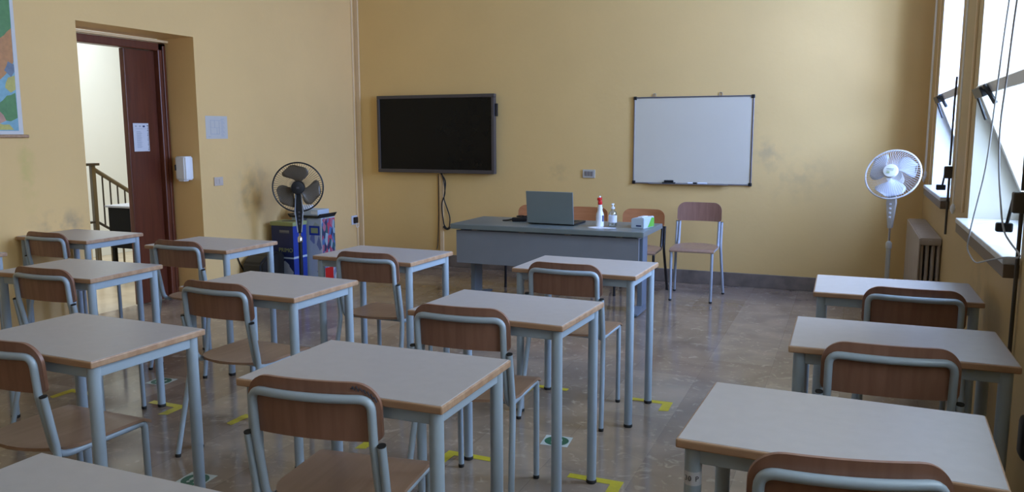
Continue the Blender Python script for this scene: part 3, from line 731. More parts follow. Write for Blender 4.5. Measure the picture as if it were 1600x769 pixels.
# ================================================================== FRONT WALL
tv = empty('wall_display', (-4.104, YF, 1.424), 0, 'large black interactive screen hanging on the front wall', 'screen')
bm = bmesh.new(); w2, h2 = 0.699, 0.4115
bx(bm, -w2, w2, -0.09, -0.03, h2 - 0.035, h2, 0.005); bx(bm, -w2, w2, -0.09, -0.03, -h2, -h2 + 0.038, 0.005)
bx(bm, -w2, -w2 + 0.033, -0.09, -0.03, -h2 + 0.038, h2 - 0.035, 0.005); bx(bm, w2 - 0.033, w2, -0.09, -0.03, -h2 + 0.038, h2 - 0.035, 0.005)
new_obj('bezel', bm, M['tv_frame'], tv)
bm = bmesh.new(); bx(bm, -w2 + 0.03, w2 - 0.03, -0.080, -0.032, -h2 + 0.034, h2 - 0.03); new_obj('screen_panel', bm, M['screen'], tv)
bm = bmesh.new(); bx(bm, -w2 + 0.01, w2 - 0.01, -0.03, -0.012, -h2 + 0.01, h2 - 0.01, 0.003); bx(bm, -0.3, 0.3, -0.012, 0, -0.2, 0.2); new_obj('back_shell', bm, M['black'], tv)
bm = bmesh.new(); bx(bm, w2, w2 + 0.022, -0.07, -0.035, h2 - 0.23, h2 - 0.10, 0.004); new_obj('side_module', bm, M['black'], tv)
# cables below the screen
bm = bmesh.new()
def yw(x, z, d=0.03): return (x, YF - d, z)
tube(bm, fillet([yw(-4.062, 1.012), yw(-3.998, 0.93), yw(-4.012, 0.82), yw(-4.03, 0.74), yw(-3.952, 0.535), yw(-3.965, 0.43), yw(-3.995, 0.413), yw(-4.028, 0.45), yw(-4.052, 0.60), yw(-4.05, 0.70, 0.036), yw(-4.005, 0.78, 0.04), yw(-4.01, 0.90, 0.04), yw(-4.045, 1.012, 0.04)], 0.05, 6), 0.0065, 8)
o = new_obj('display_cable', bm, M['black'], None, True); tag(o, 'black looped cable hanging down under the wall screen', 'cable')
bm = bmesh.new(); tube(bm, fillet([yw(-4.035, 0.435), yw(-3.99, 0.405), yw(-3.955, 0.43)], 0.02, 4), 0.013, 8)
new_obj('plug', bm, M['black'], o, True)
bm = bmesh.new(); tube(bm, fillet([yw(-4.098, 1.0, 0.012), yw(-4.10, 0.55, 0.012), yw(-4.115, 0.24, 0.014), yw(-4.125, 0.18, 0.02)], 0.1, 5), 0.005, 8)
o = new_obj('thin_cable', bm, M['dark_conduit'], None, True); tag(o, 'thin dark cable running down the wall left of the cream duct', 'cable')

wb = empty('whiteboard', ((-1.962 - 0.847) / 2, YF, (0.948 + 1.773) / 2), 0, 'white marker board in a thin metal frame on the front wall', 'whiteboard')
w2, h2 = 0.5575, 0.4125
bm = bmesh.new(); bx(bm, -w2 + 0.008, w2 - 0.008, -0.012, -0.004, -h2 + 0.008, h2 - 0.008); new_obj('writing_surface', bm, M['wb'], wb)
bm = bmesh.new(); f = 0.013
bx(bm, -w2, w2, -0.02, -0.003, h2 - f, h2, 0.003, mi=1); bx(bm, -w2, w2, -0.02, -0.003, -h2, -h2 + f, 0.003)
bx(bm, -w2, -w2 + f, -0.02, -0.003, -h2 + f, h2 - f, 0.003); bx(bm, w2 - f, w2, -0.02, -0.003, -h2 + f, h2 - f, 0.003, mi=1)
new_obj('board_frame', bm, [M['alu'], M['alu_dark']], wb)
bm = bmesh.new(); bx(bm, -0.40, 0.35, -0.055, -0.015, -h2 + 0.0, -h2 + 0.006, 0.002); new_obj('pen_tray', bm, M['alu'], wb)
for sx in (-1, 1):
    for sz in (-1, 1):
        bm = bmesh.new(); bx(bm, sx * (w2 - 0.011) - 0.016, sx * (w2 - 0.011) + 0.016, -0.024, -0.002, sz * (h2 - 0.011) - 0.016, sz * (h2 - 0.011) + 0.016, 0.005); new_obj('corner_cap', bm, M['black'], wb)
for xx in (-0.362, 0.256):
    bm = bmesh.new(); tube(bm, fillet([(xx - 0.012, -0.008, h2), (xx - 0.012, -0.008, h2 + 0.03), (xx + 0.012, -0.008, h2 + 0.03), (xx + 0.012, -0.008, h2)], 0.012, 4), 0.003, 6)
    new_obj('hanger', bm, M['alu'], wb, True)
er = empty('board_eraser', (-1.605, YF - 0.036, 0.9545), 0, 'black eraser lying on the tray of the whiteboard', 'eraser')
bm = bmesh.new(); bx(bm, -0.062, 0.062, -0.016, 0.014, 0.0, 0.012, 0.002); new_obj('felt_pad', bm, M['rubber'], er)
bm = bmesh.new(); bx(bm, -0.045, 0.045, -0.014, 0.012, 0.012, 0.032, 0.006); new_obj('handle', bm, M['black'], er)
for x, m_, lab in ((-1.395, 'black', 'black marker pen on the whiteboard tray right of the eraser'), (-1.30, 'white', 'pale marker pen at the right end of the whiteboard tray')):
    p = empty('marker_pen', (x, YF - 0.035, 0.9625), 0, lab, 'marker')
    bm = bmesh.new(); tube(bm, [(-0.03, 0, 0), (0.03, 0, 0)], 0.007, 10); new_obj('barrel', bm, M['white'], p, True)
    bm = bmesh.new(); tube(bm, [(0.02, 0, 0), (0.055, 0, 0)], 0.0078, 10); new_obj('cap', bm, M[m_], p, True)

# electrical plates
def plate(name, loc, facing, w_, h_, label, cat, n=2, body='cream_plastic'):
    r = empty(name, loc, {'front': 0, 'left': PI / 2}[facing], label, cat)
    bm = bmesh.new(); bx(bm, -w_ / 2, w_ / 2, -0.012, 0, -h_ / 2, h_ / 2, 0.003); new_obj('face_plate', bm, M[body], r)
    for k in range(n):
        x0 = -w_ * 0.36 + k * w_ * 0.72 / n
        bm = bmesh.new(); bx(bm, x0 + 0.003, x0 + w_ * 0.72 / n - 0.003, -0.016, -0.012, -h_ * 0.28, h_ * 0.28, 0.002); new_obj('module', bm, M['alu'] if body == 'cream_plastic' else M['plate_beige'], r)
    return r
plate('wall_outlet', (-2.410, YF, 1.032), 'front', 0.128, 0.082, 'beige outlet plate on the front wall left of the whiteboard', 'outlet', 3)
plate('light_switch', (XL, 5.512, 1.02), 'left', 0.105, 0.075, 'pale switch plate on the wall right of the doorway', 'light switch', 2, 'plate_beige')
ps = plate('power_socket', (XL, 7.585, 0.472), 'left', 0.11, 0.10, 'white socket with a black plug low on the left wall by the corner', 'socket', 1, 'paper')
pl = empty('black_plug', (XL + 0.016, 7.585, 0.472), PI / 2, 'black plug and cord pushed into the socket low by the corner', 'plug')
bm = bmesh.new(); bx(bm, -0.035, 0.035, -0.022, 0.0, -0.035, 0.035, 0.008); new_obj('plug_body', bm, M['black'], pl)
bm = bmesh.new(); tube(bm, fillet([(0.0, -0.012, -0.03), (0.0, -0.02, -0.09), (0.05, -0.015, -0.075), (0.07, 0.0, -0.04)], 0.03, 5), 0.004, 8); new_obj('cord', bm, M['cord'], pl, True)

# ================================================================== LEFT WALL
# wall map: rolled map with rods, only its right part in the photograph
mp = empty('wall_map', (XL, 3.70, 1.42), 0, 'coloured wall map with white margin hanging at the left picture edge', 'map')
def yz(pts, x): return [(a - 3.70, b - 1.42) for a, b in pts]
bm = bmesh.new(); prism(bm, yz([(2.75, 1.432), (3.735, 1.432), (3.735, 2.55), (2.75, 2.55)], 0), 0.006, 0.009, 'X'); new_obj('map_sheet', bm, M['map_paper'], mp)
def region(nm, m_, pts, lvl):
    random.seed(hash(len(pts)) + int(pts[0][0] * 100)); out = []
    for i in range(len(pts)):
        a, b = Vector(pts[i]), Vector(pts[(i + 1) % len(pts)])
        k = max(1, int((b - a).length / 0.03))
        for j in range(k):
            p = a.lerp(b, j / k); q = 0.006 if 2.8 < p.x < 3.69 and 1.47 < p.y < 2.45 else 0
            out.append((p.x + random.uniform(-q, q), p.y + random.uniform(-q, q)))
    bm = bmesh.new(); prism(bm, yz(out, 0), 0.009 + lvl * 0.0003, 0.0094 + lvl * 0.0003, 'X'); new_obj('map_region', bm, M[m_], mp)
region('a', 'map_blue', [(2.80, 1.455), (3.703, 1.455), (3.712, 2.27), (3.712, 2.50), (2.80, 2.50)], 0)
region('b', 'map_green', [(3.05, 2.50), (3.712, 2.50), (3.708, 2.119), (3.654, 2.068), (3.60, 2.03), (3.3, 2.0), (3.1, 2.15)], 1)
region('c', 'map_orange', [(3.708, 2.119), (3.705, 1.905), (3.66, 1.83), (3.597, 1.776), (3.40, 1.75), (3.3, 2.0), (3.60, 2.03), (3.654, 2.068)], 2)
region('d', 'map_slate', [(3.668, 1.905), (3.706, 1.885), (3.706, 1.841), (3.675, 1.80), (3.642, 1.844)], 3)
region('e', 'map_yellow', [(3.660, 1.800), (3.705, 1.816), (3.704, 1.725), (3.668, 1.70), (3.63, 1.735)], 3)
region('f', 'map_green', [(3.40, 1.66), (3.584, 1.638), (3.64, 1.68), (3.70, 1.704), (3.702, 1.54), (3.659, 1.516), (3.574, 1.535), (3.4, 1.55)], 1)
region('g', 'map_pink', [(3.3, 1.60), (3.578, 1.590), (3.605, 1.556), (3.625, 1.515), (3.571, 1.50), (3.3, 1.50)], 2)
region('h', 'map_yellow', [(3.2, 1.505), (3.571, 1.502), (3.635, 1.495), (3.670, 1.462), (3.2, 1.460)], 3)
bm = bmesh.new(); tube(bm, [(0.014, -1.0, 0.0), (0.014, 0.062, 0.0)], 0.011, 10); new_obj('rod', bm, M['edge'], mp, True)
bm = bmesh.new(); tube(bm, [(0.014, -1.0, 1.14), (0.014, 0.062, 1.14)], 0.011, 10); new_obj('rod', bm, M['edge'], mp, True)

# papers
def notice(name, loc, rz, w_, h_, label, pattern):
    r = empty(name, loc, rz, label, 'paper notice')
    bm = bmesh.new(); bx(bm, -w_ / 2, w_ / 2, -0.0015, -0.0003, -h_ / 2, h_ / 2); new_obj('sheet', bm, M['paper'] if pattern == 'list' else M['notice'], r)
    if pattern == 'list':
        bm = bmesh.new()
        for k in range(19):
            z = h_ * 0.20 - k * h_ * 0.60 / 19; l = w_ * (0.20 + 0.12 * ((k * 7) % 5) / 5)
            bx(bm, -w_ * 0.30, -w_ * 0.30 + l + w_ * .06, -0.0022, -0.0015, z, z + h_ * 0.011)
        bx(bm, -w_ * .35, w_ * .35, -0.0022, -0.0015, h_ * .30, h_ * .31)
        new_obj('printed_lines', bm, M['ink_soft'], r)
        bm = bmesh.new(); bx(bm, w_ * .12, w_ * .26, -0.0022, -0.0015, h_ * .36, h_ * .42); new_obj('flag_mark', bm, M['navy'], r)
        bm = bmesh.new()
        for xx in (-0.32, -0.06): bx(bm, w_ * (xx - .05), w_ * (xx + .05), -0.0022, -0.0015, h_ * .37, h_ * .42, 0)
        new_obj('crest_mark', bm, M['ink_soft'], r)
        bm = bmesh.new()
        for k in range(16):
            z = -h_ * .46 + k * h_ * .92 / 16; bx(bm, w_ * (.40 + .02 * (k % 3)), w_ * .475, -0.0022, -0.0015, z, z + h_ * 0.03)
        new_obj('side_print', bm, M['ink'], r)
    else:
        bm = bmesh.new()
        for (a, b, c, d) in ((-.28, .18, .30, .315), (-.28, .12, -.30, -.285), (-.28, -.27, -.30, .30), (.11, .12, -.30, .28), (-.28, .12, -.02, -.01), (-.10, -.09, -.02, .30), (.0, .01, -.3, -.02), (-.4, -.3, -.42, -.40), (.2, .35, .36, .375)):
            bx(bm, w_ * a, w_ * b, -0.0022, -0.0015, h_ * c, h_ * d)
        for k in range(15):
            z = h_ * .32 - k * h_ * .05; bx(bm, w_ * .20, w_ * (.28 + .03 * (k % 4)), -0.0022, -0.0015, z, z + h_ * .012)
        new_obj('floor_plan_print', bm, M['ink_soft'], r)
    return r
notice('class_list', (DX - 0.0405, 5.035, 1.405), PI / 2, 0.158, 0.232, 'printed class list taped to the brown door leaf', 'list')
notice('evacuation_plan', (XL, 5.53, 1.488), PI / 2, 0.262, 0.196, 'faint plan printed sheet on the wall right of the doorway', 'plan')
# soap dispenser on the door reveal
sd = empty('gel_dispenser', (-5.262, DOOR_Y1, 1.143), 0, 'white wall dispenser on the brownish doorway reveal', 'dispenser')
bm = bmesh.new(); prism(bm, [(-0.072, 0.0), (-0.066, -0.06), (-0.05, -0.082), (0.05, -0.082), (0.066, -0.06), (0.072, 0.0)], -0.10, 0.10, 'Z')
bmesh.ops.bevel(bm, geom=bm.edges[:], offset=0.010, segments=3, affect='EDGES'); new_obj('housing', bm, M['white'], sd, True)
bm = bmesh.new(); bx(bm, -0.060, -0.048, -0.0845, -0.076, -0.02, 0.03, 0.003); new_obj('level_window', bm, M['black'], sd)
bm = bmesh.new(); bx(bm, -0.03, 0.03, -0.075, -0.02, -0.112, -0.098, 0.003); new_obj('nozzle', bm, M['white'], sd)

# ================================================================== FANS
def make_fan(body, accent, wire, blade, zc, face, R, label, tilt=0.0, mirror=1, cap=None, phase=1.45):
    r = empty('pedestal_fan', (0, 0, 0), 0, label, 'fan')
    bm = bmesh.new(); lathe(bm, [(0.17, 0), (0.175, 0.006), (0.165, 0.018), (0.05, 0.034), (0.024, 0.055), (0.022, 0.06)], 28); new_obj('base', bm, body, r, True)
    bm = bmesh.new(); tube(bm, [(0, 0, 0.04), (0, 0, zc * 0.50)], 0.0175, 16); new_obj('pole', bm, body, r, True)
    bm = bmesh.new(); lathe(bm, [(0.0175, 0), (0.023, 0.004), (0.023, 0.045), (0.012, 0.06), (0.009, 0.063)], 18, (0, 0, zc * 0.50 - 0.03)); new_obj('collar', bm, accent, r, True)
    bm = bmesh.new(); tube(bm, [(0, 0, zc * 0.50), (0, 0, zc - 0.35)], 0.009, 12); new_obj('inner_pole', bm, M['chrome'], r, True)
    # direction the head faces (local -Y)
    bm = bmesh.new(); prism(bm, [(-0.016, zc - 0.42), (0.016, zc - 0.42), (0.034, zc - 0.22), (0.022, zc - 0.05), (-0.022, zc - 0.05), (-0.034, zc - 0.22)], -0.018, 0.026, 'Y')
    bmesh.ops.bevel(bm, geom=bm.edges[:], offset=0.005, segments=2, affect='EDGES'); cb = new_obj('control_box', bm, body, r)
    if cap is None:
        bm = bmesh.new()
        for s in (-1, 1): tube(bm, [(s * 0.017, -0.02, zc - 0.41), (s * 0.035, -0.02, zc - 0.22), (s * 0.024, -0.02, zc - 0.06)], 0.005, 8)
        new_obj('side_trim', bm, M['grey_steel'], cb, True)
    bm = bmesh.new()
    for k in range(4): bx(bm, -0.008, 0.008, -0.026, -0.018, zc - 0.34 + k * 0.035, zc - 0.325 + k * 0.035, 0.002)
    new_obj('speed_button', bm, M['alu_dark'] if cap is None else M['white'], cb)
    head = bpy.data.objects.new('fan_head', None); COL.objects.link(head); head.parent = r; head.location = (0, 0, zc); head.rotation_euler = (tilt, 0, 0)
    bm = bmesh.new()
    for (rad, y0) in ((R * 0.26, 0),):
        n = 20; prof = [(0.03, 0.13), (0.055, 0.12), (0.06, 0.05), (0.058, 0.03)]
        rings = []
        for rr_, yy in prof: rings.append([bm.verts.new((rr_ * math.cos(2 * PI * k / n), yy, rr_ * math.sin(2 * PI * k / n))) for k in range(n)])
        for a, b in zip(rings, rings[1:]):
            for k in range(n): bm.faces.new((a[k], a[(k + 1) % n], b[(k + 1) % n], b[k]))
        bm.faces.new(rings[0]); bm.faces.new(rings[-1][::-1])
    new_obj('motor_housing', bm, body, head, True)
    # guard: radial wires front and back, rims, mid rings
    bm = bmesh.new(); n = 64; y_mid = -0.01
    for k in range(n):
        a = 2 * PI * k / n; c, s = math.cos(a), math.sin(a)
        tube(bm, [(R * 0.20 * c, -0.075, R * 0.20 * s), (R * 0.75 * c, -0.062, R * 0.75 * s), (R * c, y_mid - 0.005, R * s)], 0.0009, 4, cap=False)
        tube(bm, [(R * 0.20 * c, 0.055, R * 0.20 * s), (R * 0.75 * c, 0.045, R * 0.75 * s), (R * c, y_mid + 0.005, R * s)], 0.0009, 4, cap=False)
    gd = new_obj('guard', bm, wire, head, True)
    bm = bmesh.new(); tube(bm, [(R * math.cos(2 * PI * k / 48), y_mid, R * math.sin(2 * PI * k / 48)) for k in range(48)], 0.0068, 8, closed=True)
    new_obj('rim', bm, wire, gd, True)
    # blades
    for q in range(3):
        bm = bmesh.new(); a0 = q * 2 * PI / 3 + phase; nu, nv = 10, 8; g = []
        for i in range(nu + 1):
            t = i / nu; rad = 0.045 + (R * 0.93 - 0.045) * t; half = (0.34 + 0.46 * math.sin(PI * min(t * 0.72, 1))) * (1 - 0.25 * t ** 6)
            if t > 0.85: half *= math.sqrt(max(0.02, 1 - ((t - 0.85) / 0.152) ** 2))
            row = []
            for j in range(nv + 1):
                u = -1 + 2 * j / nv; ang = a0 + mirror * (0.35 * t + half * u)
                row.append(bm.verts.new((rad * math.cos(ang), -0.012 + 0.022 * u * mirror, rad * math.sin(ang))))
            g.append(row)
        for a, b in zip(g, g[1:]):
            for j in range(nv): bm.faces.new((a[j], a[j + 1], b[j + 1], b[j]))
        bo = new_obj('blade', bm, blade, head, True); s_ = bo.modifiers.new('t', 'SOLIDIFY'); s_.thickness = 0.002
    bm = bmesh.new(); n = 24
    rr_ = R * 0.27
    rings = [[bm.verts.new((q_ * math.cos(2 * PI * k / n), yy, q_ * math.sin(2 * PI * k / n))) for k in range(n)] for q_, yy in ((rr_, -0.068), (rr_, -0.084), (rr_ * 0.92, -0.092), (rr_ * .5, -0.096))]
    for a, b in zip(rings, rings[1:]):
        for k in range(n): bm.faces.new((a[k], a[(k + 1) % n], b[(k + 1) % n], b[k]))
    bm.faces.new(rings[0]); bm.faces.new(rings[-1])
    hub = new_obj('hub_badge', bm, cap or body, head, True)
    if cap:
        bm = bmesh.new()
        tube(bm, [(-0.028 + 0.004 * k, -0.0972, 0.012 + 0.004 * math.sin(k * 2.2)) for k in range(15)], 0.0011, 6)
        new_obj('scroll_print', bm, M['green'], hub, True)
        bm = bmesh.new(); bx(bm, -0.022, 0.0, -0.0985, -0.0965, -0.024, -0.010); bx(bm, -0.025, 0.025, -0.0985, -0.0965, -0.004, -0.001)
        new_obj('badge_print', bm, M['box_lime'], hub)
    else:
        bm = bmesh.new(); bx(bm, -0.012, 0.012, -0.0985, -0.0965, -0.008, 0.008); new_obj('badge_print', bm, M['alu_dark'], hub)
    r.location = face[0]; r.rotation_euler = (0, 0, face[1])
    return r
# local -Y faces the class: rotation is the heading of +Y
make_fan(M['black'], M['chrome'], M['black'], M['blade_smoke'], 0.952, ((-4.62, 5.975, 0), 0.62), 0.222,
         'black standing fan with smoky blades in front of the blue recycling box')
make_fan(M['cream_plastic'], M['cream_plastic'], M['wire'], M['blade_blue'], 1.105, ((0.300, 6.96, 0), -0.32), 0.203,
         'white standing fan with pale blue blades near the radiator by the window', tilt=-0.42, mirror=-1, cap=M['hub_cream'], phase=0.82)

# ================================================================== RECYCLING BOXES, LEFT CORNER
def text_on(o, body, size, m_, loc, rot): return text_mesh(body, size, m_, 'lettering', o, loc, rot)
b1 = empty('recycling_box', (-4.905, 6.19, 0), 0, 'navy blue cardboard recycling box with a yellow-green rim, by the black fan', 'box')
bm = bmesh.new(); bx(bm, -0.125, 0.125, -0.11, 0.09, 0, 0.575, 0.003, mi=0)
for f in bm.faces:
    if f.normal.x > 0.9: f.material_index = 1
new_obj('box_body', bm, [M['box_navy'], M['box_blue']], b1)
bm = bmesh.new(); bx(bm, -0.132, 0.132, -0.117, 0.097, 0.575, 0.612, 0.004); new_obj('rim', bm, M['box_lime'], b1)
bm = bmesh.new(); prism(bm, [(0.07 * math.cos(2 * PI * k / 24), -0.01 + 0.05 * math.sin(2 * PI * k / 24)) for k in range(24)], 0.612, 0.6135, 'Z'); new_obj('opening', bm, M['black'], b1)
bm = bmesh.new(); bx(bm, -0.125, 0.125, -0.1115, -0.1100, 0.265, 0.28); bx(bm, 0.125, 0.1265, -0.11, 0.09, 0.265, 0.285); new_obj('white_band', bm, M['box_white'], b1)
text_on(b1, 'PRIMO', 0.055, M['box_lime'], (0.035, -0.1115, 0.345), (PI / 2, 0, 0))
bm = bmesh.new(); bx(bm, -0.03, 0.08, -0.1113, -0.1102, 0.515, 0.535); bx(bm, -0.03, 0.08, -0.1115, -0.1102, 0.508, 0.511); new_obj('logo_print', bm, M['panel'], b1)
bm = bmesh.new(); prism(bm, [(0.02 + 0.055 * math.cos(k * PI / 6), 0.16 + 0.075 * math.sin(k * PI / 6) + 0.01 * (k % 2)) for k in range(12)], -0.1115, -0.1102, 'Y')
prism(bm, [(0.02, 0.06), (0.10, 0.05), (0.115, 0.14), (0.07, 0.19)], -0.1118, -0.1102, 'Y'); new_obj('machine_picture', bm, M['ink_soft'], b1)
bm = bmesh.new()
for yy in (-0.03,): prism(bm, [(yy + 0.016 * math.cos(k * PI / 8), 0.43 + 0.016 * math.sin(k * PI / 8)) for k in range(16)], 0.1252, 0.127, 'X')
new_obj('finger_hole', bm, M['black'], b1)

b2 = empty('recycling_box', (-4.79, 6.41, 0), 0, 'taller white recycling box with collage side, against the left wall', 'box')
bm = bmesh.new(); bx(bm, -0.17, 0.17, -0.11, 0.11, 0, 0.635, 0.003)
new_obj('box_body', bm, M['collage_pale'], b2)
bm = bmesh.new(); bx(bm, 0.1705, 0.172, -0.105, 0.105, 0.20, 0.625); new_obj('picture_panel', bm, M['collage'], b2)
bm = bmesh.new(); bx(bm, 0.1705, 0.172, -0.07, 0.06, 0.02, 0.15); new_obj('red_panel', bm, M['red'], b2)
bm = bmesh.new(); bx(bm, 0.03, 0.15, -0.1115, -0.1102, 0.47, 0.56); new_obj('green_print', bm, M['box_blue'], b2)
bm = bmesh.new(); bx(bm, 0.05, 0.13, -0.1125, -0.1112, 0.49, 0.54); new_obj('green_print', bm, M['box_lime'], b2)
# black tray and cartons on it
bm = bmesh.new(); prism(bm, [(-0.17, 0.636), (0.165, 0.636), (0.195, 0.675), (0.18, 0.675), (0.155, 0.655), (-0.16, 0.655), (-0.18, 0.67), (-0.195, 0.67)], -0.13, 0.13, 'Y')
o = new_obj('black_tray', bm, M['black'], None, False, (-4.80, 6.41, 0)); tag(o, 'black tray lying on top of the taller recycling box', 'tray')
bm = bmesh.new(); bx(bm, -0.15, 0.13, -0.09, 0.09, 0.0, 0.055, 0.003); o = new_obj('paper_carton', bm, M['box_white'], None, False, (-4.80, 6.41, 0.656)); tag(o, 'flat pale carton on the black tray over the recycling box', 'carton')
bm = bmesh.new(); bx(bm, 0.05, 0.125, -0.0912, -0.09, 0.012, 0.042); new_obj('printed_label', bm, M['white'], o)
bm = bmesh.new(); bx(bm, -0.07, 0.07, -0.05, 0.05, 0.0, 0.035, 0.003); o = new_obj('small_carton', bm, M['white'], None, False, (-4.88, 6.40, 0.712)); o.rotation_euler = (0, 0, 0.3); tag(o, 'small white carton topmost of the stack on the recycling box', 'carton')
# black bag low on the floor
bm = bmesh.new(); prof = [(-0.20, 0.0), (0.14, 0.0), (0.15, 0.33), (0.05, 0.355), (-0.10, 0.33), (-0.19, 0.27)]
prism(bm, prof, -0.11, 0.11, 'X'); bmesh.ops.bevel(bm, geom=bm.edges[:], offset=0.02, segments=3, affect='EDGES')
o = new_obj('black_bag', bm, M['black'], None, True, (-4.965, 5.90, 0)); tag(o, 'black bag on the floor left of the navy recycling box', 'bag')
bm = bmesh.new(); tube(bm, fillet([(XL + 0.006, 5.69, 0.345), (XL + 0.012, 5.72, 0.26), (XL + 0.012, 5.79, 0.15), (XL + 0.03, 5.85, 0.01)], 0.05, 5), 0.006, 8)
o = new_obj('wall_cable', bm, M['black'], None, True); tag(o, 'thin black cable drooping on the left wall beside the bag', 'cable')

# ================================================================== RADIATOR
rd = empty('radiator', (0.505, 6.62, 0), 0, 'old cast iron radiator under the far window', 'radiator')
for k in range(20):
    y = -0.66 + k * 0.066; bm = bmesh.new()
    for c in range(4):
        xx = -0.048 + c * 0.034
        tube(bm, [(xx, y, 0.13), (xx, y, 0.70)], 0.0115, 8)
    bx(bm, -0.064, 0.068, y - 0.028, y + 0.028, 0.690, 0.742, 0.012); bx(bm, -0.064, 0.068, y - 0.028, y + 0.028, 0.10, 0.145, 0.012)
    new_obj('section', bm, M['rad'], rd, True)
bm = bmesh.new()
tube(bm, [(0.0, -0.70, 0.12), (0.0, 0.64, 0.12)], 0.014, 8); tube(bm, [(0.0, -0.70, 0.715), (0.0, 0.64, 0.715)], 0.014, 8)
for y in (-0.55, 0.5): bx(bm, -0.05, 0.05, y - 0.012, y + 0.012, 0, 0.11)
new_obj('supply_pipe', bm, M['rad'], rd, True)
bm = bmesh.new(); bx(bm, -0.068, -0.060, -0.69, 0.63, 0.12, 0.735, 0.002); new_obj('side_plate', bm, M['rad'], rd)

# ================================================================== CORDS ON THE WINDOW WALL
bm = bmesh.new(); tube(bm, [(XR - 0.03, 5.24, ZC), (XR - 0.03, 5.22, 1.02)], 0.005, 8)
o = new_obj('blind_cord', bm, M['cord'], None, True); tag(o, 'straight pale blind cord hanging on the pier between the windows', 'cord', 'blind cords')
bm = bmesh.new(); lathe(bm, [(0.004, 0.03), (0.014, 0.01), (0.014, -0.01), (0.004, -0.03)], 12, (XR - 0.03, 5.22, 1.0)); new_obj('cord_weight', bm, M['white'], o, True)
for dy, lab in ((0.0, 'left one of the two pale blind cords hanging by the front corner'), (-0.10, 'right one of the two pale blind cords hanging by the front corner')):
    bm = bmesh.new(); zb = 1.10 if dy else 1.06
    tube(bm, [(XR - 0.03, 7.35 + dy, ZC), (XR - 0.03, 7.33 + dy, zb)], 0.004, 8); o = new_obj('blind_cord', bm, M['cord'], None, True); tag(o, lab, 'cord', 'blind cords')
    bm = bmesh.new(); lathe(bm, [(0.004, 0.03), (0.012, 0.012), (0.012, -0.012), (0.004, -0.03)], 12, (XR - 0.03, 7.33 + dy, zb)); new_obj('cord_weight', bm, M['white'], o, True)
bm = bmesh.new(); X5 = 0.497
pts = [(XR - 0.01, 3.22, 3.10), (X5, 3.50, 1.912), (X5, 3.616, 1.596), (X5, 3.718, 1.299), (X5, 4.03, 1.02), (X5, 4.12, 0.915), (X5, 3.85, 0.885), (X5, 3.52, 0.945), (X5, 3.17, 1.009),
       (X5, 2.85, 1.052), (X5, 3.07, 1.070), (X5, 3.24, 1.094), (X5, 3.417, 1.287), (X5, 3.484, 1.45), (X5, 3.41, 1.631), (X5, 3.34, 1.889), (XR - 0.01, 3.10, 3.10)]
tube(bm, fillet(pts, 0.12, 6), 0.0032, 8); o = new_obj('looped_blind_cord', bm, M['cord_grey'], None, True); tag(o, 'long slack loop of grey cord hanging before the near window sill', 'cord')
# black knob on the wall at the right edge
kb = empty('wall_valve', (XR, 2.66, 0.55), 0, 'rounded black fitting on the wall at the right picture edge', 'wall fitting')
bm = bmesh.new(); bx(bm, -0.08, -0.012, -0.035, 0.05, -0.07, 0.06, 0.02, seg=3); new_obj('fitting_body', bm, M['black'], kb, True)
bm = bmesh.new(); bx(bm, -0.014, 0.0, -0.02, 0.03, -0.04, 0.04, 0.002); new_obj('wall_mount', bm, M['dark_conduit'], kb)

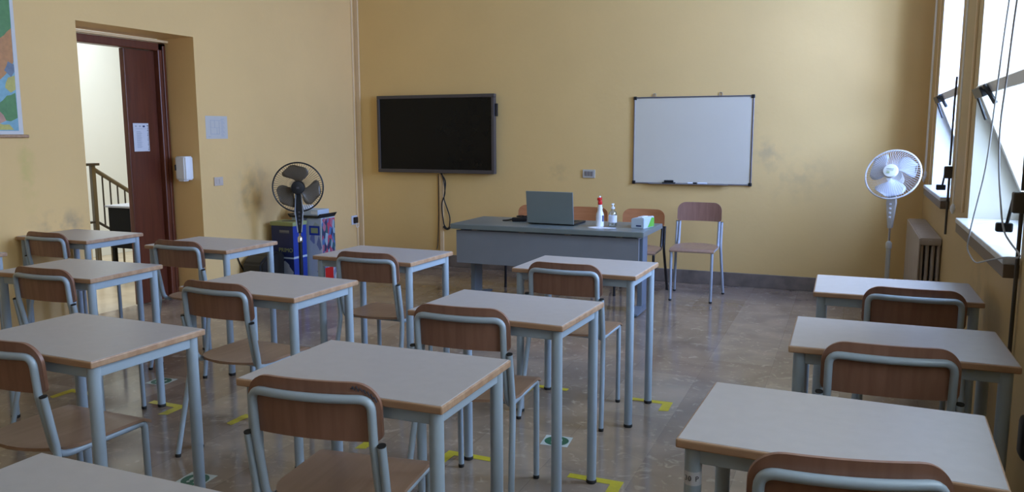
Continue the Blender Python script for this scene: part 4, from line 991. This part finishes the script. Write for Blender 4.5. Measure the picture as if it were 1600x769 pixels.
# ================================================================== FLOOR MARKS
def tape(x, y, s, label):
    """L of yellow tape: long arm along X, short arm toward the back of the room at the outer (s) end"""
    bm = bmesh.new(); w_ = 0.042
    xa, xb = (x - s * 0.15, x + s * 0.085)
    prism(bm, [(min(xa, xb), y - 0.0), (max(xa, xb), y - 0.0), (max(xa, xb), y + w_), (min(xa, xb), y + w_)], 0.0004, 0.0012, 'Z')
    prism(bm, [(xb - s * 0.048, y), (xb, y), (xb + 0.004, y - 0.10), (xb - s * 0.045, y - 0.115)], 0.0004, 0.0013, 'Z')
    o = new_obj('floor_tape', bm, M['yellow_tape']); tag(o, label, 'floor tape', 'yellow tape corners on the floor')
ix, iy = DW / 2 - 0.034, DD / 2 - 0.034
marks = [('D3', 1, 'yellow tape corner by the right far leg of the desk closest to the teacher'), ('D3', -1, 'yellow tape corner by the left far leg of the desk closest to the teacher'),
         ('D2', 1, 'yellow tape corner at the lower middle, right of the green sticker'), ('D2', -1, 'yellow tape corner seen past the right leg of the scribbled chair\'s desk'),
         ('B2', 1, 'yellow tape corner seen just above the scribbled chair\'s seat'), ('B2', -1, 'yellow tape corner left of the scribbled chair, under the desk behind'),
         ('A1', 1, 'yellow tape corner by the right far leg of the second desk from the left edge'), ('A1', -1, 'yellow tape corner seen under the left desk behind its leg'),
         ('R3', -1, 'yellow tape corner by the far left leg of the farthest window side desk')]
for k, s, lab in marks[:-1]:
    x, y, a, _ = D[k]
    cx = x + s * ix * math.cos(a) - iy * math.sin(a); cy = y + s * ix * math.sin(a) + iy * math.cos(a)
    tape(cx + s * 0.04, cy + 0.03 - 0.02, s, lab)
for (x, y, a, lab) in ((-1.212, 3.414, 0.10, 'green round floor sticker behind the middle desk leg, white corners'),
                       (-2.464, 2.431, 0.10, 'green round floor sticker cut by the leg of the near left desk'),
                       (-3.658, 3.397, 0.10, 'green round floor sticker far left, just beyond a yellow tape corner'),
                       (-3.70, 2.446, 0.10, 'green round floor sticker at the left picture edge by the near chair')):
    r = empty('floor_sticker', (x, y, 0), a, lab, 'floor sticker', 'green social distance stickers')
    bm = bmesh.new(); bx(bm, -0.065, 0.065, -0.062, 0.062, 0.0004, 0.001); new_obj('backing', bm, M['sticker_white'], r)
    bm = bmesh.new(); prism(bm, [(0.057 * math.cos(2 * PI * k / 32), 0.057 * math.sin(2 * PI * k / 32)) for k in range(32)], 0.001, 0.0015, 'Z'); new_obj('green_disc', bm, M['green'], r)
    bm = bmesh.new()
    for s in (-1, 1):
        prism(bm, [(s * 0.017 + 0.009 * math.cos(2 * PI * k / 16), 0.006 + 0.02 * math.sin(2 * PI * k / 16)) for k in range(16)], 0.0015, 0.002, 'Z')
        prism(bm, [(s * 0.016 + 0.007 * math.cos(2 * PI * k / 12), -0.024 + 0.008 * math.sin(2 * PI * k / 12)) for k in range(12)], 0.0015, 0.002, 'Z')
    new_obj('footprint_mark', bm, M['sticker_white'], r)
